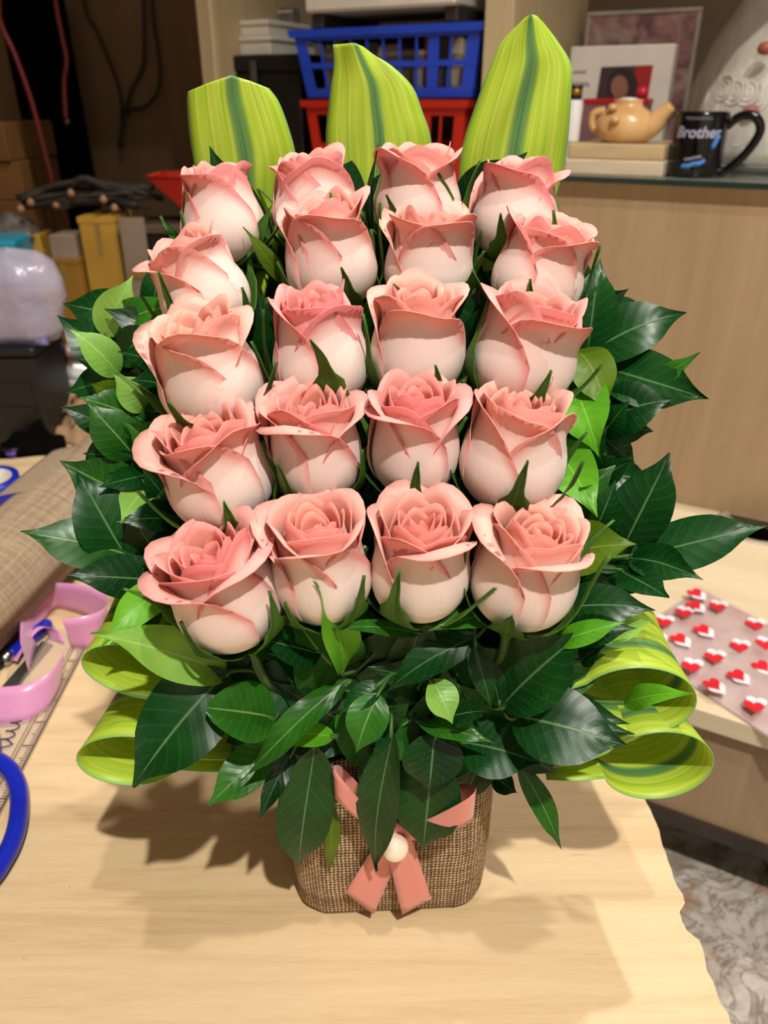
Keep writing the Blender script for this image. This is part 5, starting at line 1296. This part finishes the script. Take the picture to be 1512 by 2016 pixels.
def framed_card():
    d = .225; s0, zt = uPix(1124, 92, d); s1, _ = uPix(1330, 92, d); w = s1-s0; H = zt-SHELF_Z
    t = thing('gift_box', 'white photo gift box with a portrait print leaning behind the clay lamp', 'photo box', U((s0+s1)/2, d, SHELF_Z), YAW)
    lean = .0
    MB().box(-w/2, w/2, 0, .03, 0, H, .002).build('box', M['white'], t)
    def q(pts, y, mat, nm): 
        P = []
        for x, yy in pts:
            s_, z = uPix(x, yy, d-.001); P.append((s_-(s0+s1)/2, y, z-SHELF_Z))
        n = len(P); MB().add(P+[(a, y+.0006, c) for a, b, c in P], [tuple(range(n)), tuple(range(n, 2*n))[::-1]]+[(i, n+i, n+(i+1) % n, (i+1) % n) for i in range(n)]).build(nm, mat, t)
    q([(1184, 132), (1286, 128), (1274, 200), (1172, 205)], -.0008, plain('print_dark', (58, 40, 44), .6), 'photo_print')
    q([(1250, 130), (1286, 128), (1274, 200), (1252, 200)], -.0012, plain('print_red', (150, 22, 28), .6), 'photo_backdrop')
    el = lambda cx, cy, rx, ry: [(cx+rx*math.cos(a), cy+ry*math.sin(a)) for a in np.linspace(0, 2*math.pi, 22)[:-1]]
    q(el(1226, 168, 30, 34), -.0016, plain('print_hair', (34, 22, 22), .6), 'photo_hair')
    q(el(1220, 172, 17, 24), -.0020, plain('print_skin', (136, 92, 78), .6), 'photo_face')
    ink = plain('grey_ink', (96, 90, 84), .6)
    sc = MB(); 
    for (x0, y0, n, a) in ((1128, 142, 14, 3), (1122, 166, 20, 5)):
        pts = [Vector((uPix(x0+k*2.0, y0+a*math.sin(k*1.5), d-.001)[0]-(s0+s1)/2, -.0006, uPix(x0, y0+a*math.sin(k*1.5), d-.001)[1]-SHELF_Z)) for k in range(n)]
        sc.tube(pts, .0008, 5)
    sc.build('script_lettering', ink, t)
    # red and pink gift box in front
    d2 = .185; a0, zt2 = uPix(1150, 194, d2); a1, _ = uPix(1278, 194, d2); W = a1-a0; HH = zt2-SHELF_Z
    t2 = thing('gift_box', 'low red-topped mauve gift box between lamp and photo box', 'gift box', U((a0+a1)/2, d2, SHELF_Z), YAW)
    MB().box(-W/2, W/2, 0, .03, 0, HH-.008, .001).build('body', plain('mauve_card', (128, 88, 96), .6), t2)
    MB().box(-W/2-.001, W/2+.001, -.001, .031, HH-.008, HH, .001).build('lid', plain('crimson_lid', (176, 24, 40), .4), t2)
    MB().lathe([(.001, 0), (.008, .002), (.010, .008), (.008, .014), (.001, .016)], 14, (W/2-.012, .005, HH)).build('red_ball', plain('crimson_ball', (200, 30, 50), .4), t2, True)
    # tall pink marbled frame behind
    d3 = .30; b0, zt3 = uPix(1156, 24, d3); b1, _ = uPix(1382, 24, d3); W3 = b1-b0; H3 = zt3-SHELF_Z
    t3 = thing('picture_frame', 'pink marbled picture in a thin pale frame standing at the shelf back', 'picture', U((b0+b1)/2, d3, SHELF_Z), YAW)
    mp = NT('pink_marbled_print'); n = mp.noise(mp.coord('Object'), 24, 5, .6, 1.0); mp.color(mp.ramp(n, [(.35, S(84, 62, 62)), (.5, S(134, 96, 94)), (.68, S(150, 138, 126))])); mp.set(Roughness=.35)
    MB().box(-W3/2+.006, W3/2-.006, .002, .016, .006, H3-.006).build('print', mp.m, t3)
    for nm, (x0, x1, z0, z1) in (('a', (-W3/2, W3/2, H3-.006, H3)), ('b', (-W3/2, W3/2, 0, .006)), ('c', (-W3/2, -W3/2+.006, .006, H3-.006)), ('d', (W3/2-.006, W3/2, .006, H3-.006))):
        MB().box(x0, x1, 0, .018, z0, z1, .001).build('frame_bar', plain('pale_frame', (150, 140, 128), .4), t3)
framed_card()
def mug():
    d = .05; s0, zt = uPix(1314, 219, d); s1, _ = uPix(1420, 219, d); b0, _ = uPix(1307, 338, d); b1, _ = uPix(1412, 338, d)
    R = (s1-s0)/2; H = zt-SHELF_Z
    t = thing('mug', 'glossy black mug lettered Brother standing on the glass shelf', 'mug', U((b0+b1)/2+.004, d, SHELF_Z), YAW)
    g = NT('black_glaze'); g.color(S(9, 9, 11)); g.set(Roughness=.12)
    MB().lathe([(.001, .004), (R*.88, .0), (R*.97, .003), (R, .008), (R, H-.003), (R*.985, H), (R*.93, H), (R*.915, H-.004), (R*.90, .008), (.001, .006)], 48, cap=False).build('body', g.m, t, True)
    hx = uPix(1478, 250, d)[0]-(s1)
    MB().tube(spline([(R*.93, 0, H*.78), (R+.012, 0, H*.93), (R+hx*.75, 0, H*.93), (R+hx, 0, H*.72), (R+hx*.72, 0, H*.40), (R+hx*.2, 0, H*.12), (R*.92, 0, H*.07)], 8), .0058, 12).build('handle', g.m, t, True)
    def text(body, size, zc, ang, mat, nm, shear=.15, rot=0.0):
        cu = bpy.data.curves.new(nm, 'FONT'); cu.body = body; cu.size = size; cu.align_x = 'CENTER'; cu.extrude = .0003; cu.shear = shear; cu.offset = .0004
        to = bpy.data.objects.new(nm, cu); COL.objects.link(to)
        dg = bpy.context.evaluated_depsgraph_get(); me = bpy.data.meshes.new_from_object(to.evaluated_get(dg)); bpy.data.objects.remove(to)
        for v in me.vertices:
            x, y, z = v.co; y += rot*x; a = ang + x/R - math.pi/2; rr = R+.0002+z
            v.co = (rr*math.cos(a), rr*math.sin(a), zc+y)
        me.materials.clear(); me.materials.append(mat)
        o = bpy.data.objects.new(nm, me); COL.objects.link(o); o.parent = t
    silver = plain('silver_print', (176, 178, 200), .4); bl = plain('blue_print', (70, 130, 205), .4)
    yaw0 = .06
    text('Brother', H*.235, H*.62, yaw0, silver, 'lettering')
    def scrib(z, a0, a1, amp, n, mat, r, rise=0.0):
        pts = []
        for k in range(n):
            q = k/(n-1); a = yaw0 + a0+(a1-a0)*q - math.pi/2
            pts.append(((R+.0006)*math.cos(a), (R+.0006)*math.sin(a), z + rise*q + amp*math.sin(k*1.9)))
        MB().tube(pts, r, 5).build('small_lettering', mat, t, True)
    scrib(H*.90, -.55, .45, H*.025, 34, plain('grey_print', (112, 112, 122), .4), .0008)
    scrib(H*.28, -.35, .28, H*.022, 24, plain('grey_print2', (150, 150, 156), .4), .0010, H*.06)
    scrib(H*.17, -.40, .42, H*.03, 26, bl, .0022, H*.09)
    a = yaw0+.62-math.pi/2; tag_pts = [((R+.001)*math.cos(a+k*.05), (R+.001)*math.sin(a+k*.05), H*(.46+.05*k)) for k in range(5)]
    MB().tube(tag_pts, .0032, 8).build('blue_swash', bl, t, True)
mug()
def cushion():
    d = .19; sc, _ = uPix(1540, 200, d); H = uPix(1500, 10, d)[1]-SHELF_Z
    sl, _ = uPix(1350, 280, d); R = sc-sl
    t = thing('wrapped_ornament', 'white rosette ornament on a glass plate in clear wrap behind the mug', 'ornament', U(sc, d, SHELF_Z), YAW)
    sat = NT('white_satin'); n = sat.noise(sat.coord('Object'), 16, 4, .6, 1.5); sat.color(sat.ramp(n, [(.3, S(188, 180, 166)), (.7, S(236, 232, 224))])); sat.set(Roughness=.4); sat.bump(n, .6, .008)
    MB().lathe([(.002, .014), (R*.9, .014), (R*.98, .03), (R*.96, H*.25), (R*.85, H*.5), (R*.6, H*.75), (R*.3, H*.92), (.002, H*.95)], 40, cap=False, sy=.75).build('cushion', sat.m, t, True)
    rng = random.Random(6)
    for k in range(9):
        a = math.radians(190+rng.uniform(0, 120)); z = H*rng.uniform(.12, .6); rr = R*(.97-.3*(z/H))
        c = Vector((rr*math.cos(a), rr*.75*math.sin(a), z)); n_ = Vector((math.cos(a), math.sin(a), .3)).normalized()
        pts = []
        x = n_.orthogonal().normalized(); y = n_.cross(x)
        for q in range(40):
            b = q*.4; r_ = .003+.0004*q; pts.append(c + n_*.002 + (x*math.cos(b)+y*math.sin(b))*r_)
        MB().tube(pts, .0014, 6).build('rosette', sat.m, t, True)
    for (px, py) in ((1478, 218), (1508, 95)):
        s_, z = uPix(px, py, d-R*.7); c = Vector((s_-sc, -R*.70, z-SHELF_Z))
        MB().lathe([(.001, -.008), (.008, -.006), (.011, 0), (.008, .006), (.001, .008)], 12, c).build('flower_bead', plain('dusty_red', (176, 92, 76), .5), t, True)
    gl = NT('clear_plate'); gl.color(S(226, 230, 226)); gl.set(Roughness=.05, Alpha=.35); gl.p.inputs['Specular IOR Level'].default_value = 1.0
    MB().lathe([(.002, 0), (R*.8, 0), (R*1.03, .010), (R*1.05, .013), (R*.8, .005), (.002, .004)], 40, cap=False, sy=.78).build('plate', gl.m, t, True)
    wr = NT('clear_wrap'); wr.color(S(214, 210, 196)); wr.set(Roughness=.1, Alpha=.16); wr.p.inputs['Specular IOR Level'].default_value = 1.0; nn = wr.noise(wr.coord('Object', (30, 30, 4)), 1.5, 3); wr.bump(nn, .8, .01)
    mb = MB().lathe([(R*1.06, .012), (R*1.10, H*.2), (R*1.04, H*.5), (R*.85, H*.8), (R*.62, H*1.05), (R*.4, H*1.25)], 40, cap=False, sy=.78)
    mb.v = [(x*(1+.03*math.sin(math.atan2(y, x)*9+z*30)), y*(1+.03*math.sin(math.atan2(y, x)*7)), z) for x, y, z in mb.v]
    mb.build('clear_wrap', wr.m, t, True)
cushion()

# ================================================================== on the desk
def heart_bag():
    A = pZ(1232, 1215, DESK_Z); B = pZ(1378, 1160, DESK_Z); C = pZ(1640, 1290, DESK_Z); D = pZ(1600, 1500, DESK_Z); E = pZ(1340, 1340, DESK_Z)
    cor = [pZ(1225, 1262, DESK_Z), pZ(1378, 1160, DESK_Z), pZ(1700, 1330, DESK_Z), pZ(1580, 1498, DESK_Z)]
    c = cor[0]
    t = thing('plastic_bag', 'clear pink plastic bag printed with red and white hearts on the desk', 'bag', c)
    fm = NT('pink_clear_bag'); n = fm.noise(fm.coord('Object'), 26, 4); fm.color(fm.ramp(n, [(.35, S(206, 170, 170)), (.65, S(226, 204, 200))])); fm.set(Roughness=.16, Alpha=.62); fm.p.inputs['Specular IOR Level'].default_value = .8; fm.bump(n, .6, .004)
    def at(u, v): return (cor[0]*(1-u)+cor[3]*u)*(1-v) + (cor[1]*(1-u)+cor[2]*u)*v
    rng = random.Random(12); nu, nv = 22, 16; P = np.zeros((nu, nv, 3)); Q = np.zeros((nu, nv, 3))
    def hz(u, v): return .003 + .012*(max(0, math.sin(math.pi*u)*math.sin(math.pi*v)))**.4*(.8+.2*math.sin(9*u+5*v))
    for i in range(nu):
        for j in range(nv):
            u, v = i/(nu-1), j/(nv-1); p = at(u, v)-c; P[i, j] = p + Vector((0, 0, hz(u, v))); Q[i, j] = p + Vector((0, 0, .0006))
    MB().grid(P).build('film', fm.m, t, True); MB().grid(Q).build('film', fm.m, t, True)
    hr = plain('heart_red', (214, 24, 44), .4); hw = plain('heart_white', (240, 234, 240), .4)
    def heart(cx, cy, s, rot, flip):
        o = pZ(cx, cy, DESK_Z+.014)
        o = o - c
        pts = []
        for k in range(18):
            a = 2*math.pi*k/18; x = 16*math.sin(a)**3; y = 13*math.cos(a)-5*math.cos(2*a)-2*math.cos(3*a)-math.cos(4*a)
            x, y = x/17*s, y/17*s
            pts.append((o.x+x*math.cos(rot)-y*math.sin(rot), o.y+x*math.sin(rot)+y*math.cos(rot), o.z+.0015))
        n = len(pts)
        def slab(P, nm, mat, dz):
            m = len(P); MB().add([(a, b, z+dz) for a, b, z in P]+[(a, b, z+dz-.0006) for a, b, z in P], [tuple(range(m))[::-1], tuple(range(m, 2*m))]+[(i, (i+1) % m, m+(i+1) % m, m+i) for i in range(m)]).build(nm, mat, t)
        slab(pts, 'red_heart', hr, 0)
        ox, oy = (.004, -.006) if flip else (.006, .007)
        slab([(a+ox, b+oy, z) for a, b, z in pts], 'white_heart', hw, -.0010)
    for (x, y, f) in ((1368, 1168, 1), (1366, 1192, 1), (1412, 1196, 0), (1345, 1208, 0), (1485, 1232, 0), (1382, 1240, 1), (1305, 1226, 0), (1336, 1258, 1), (1455, 1275, 0), (1405, 1296, 0), (1360, 1314, 0), (1498, 1312, 1), (1450, 1330, 1), (1402, 1348, 1), (1484, 1392, 0), (1505, 1270, 0), (1290, 1250, 1), (1540, 1350, 1)):
        heart(x, y, .0108, .4 if f else -.3, f)
heart_bag()
def pink_box():
    p = pZ(1214, 962, DESK_Z)
    t = thing('small_box', 'small white-topped pink box on the desk behind the leaves', 'box', p, YAW)
    MB().box(-.02, .05, -.02, .05, 0, .022, .001).build('body', plain('salmon_card', (206, 130, 108), .5), t)
    MB().box(-.021, .051, -.021, .051, .022, .03, .001).build('lid', M['white'], t)
pink_box()

# ================================================================== pieces that belong to a part go one level deeper
SUB = {'bead_hole': 'pearl', 'photo_backdrop': 'photo_print', 'photo_hair': 'photo_print', 'photo_face': 'photo_print', 'graduation_marks': 'blade', 'handwriting': 'blade',
       'tape': 'body', 'gold_band': 'cap', 'grommet_ring': 'desktop', 'rib': 'body', 'lettering': 'body', 'small_lettering': 'body', 'blue_swash': 'body', 'end_grain': 'board',
       'rosette': 'cushion', 'flower_bead': 'cushion', 'loose_flap': 'outer_layer', 'crease': 'sheet', 'torn_strip': 'sheet', 'seal': 'pouch'}
for o in list(COL.objects):
    k = o.name.split('.')[0]
    if o.parent is not None and k in SUB:
        for q in o.parent.children:
            if q.name.split('.')[0] == SUB[k]: o.parent = q; break
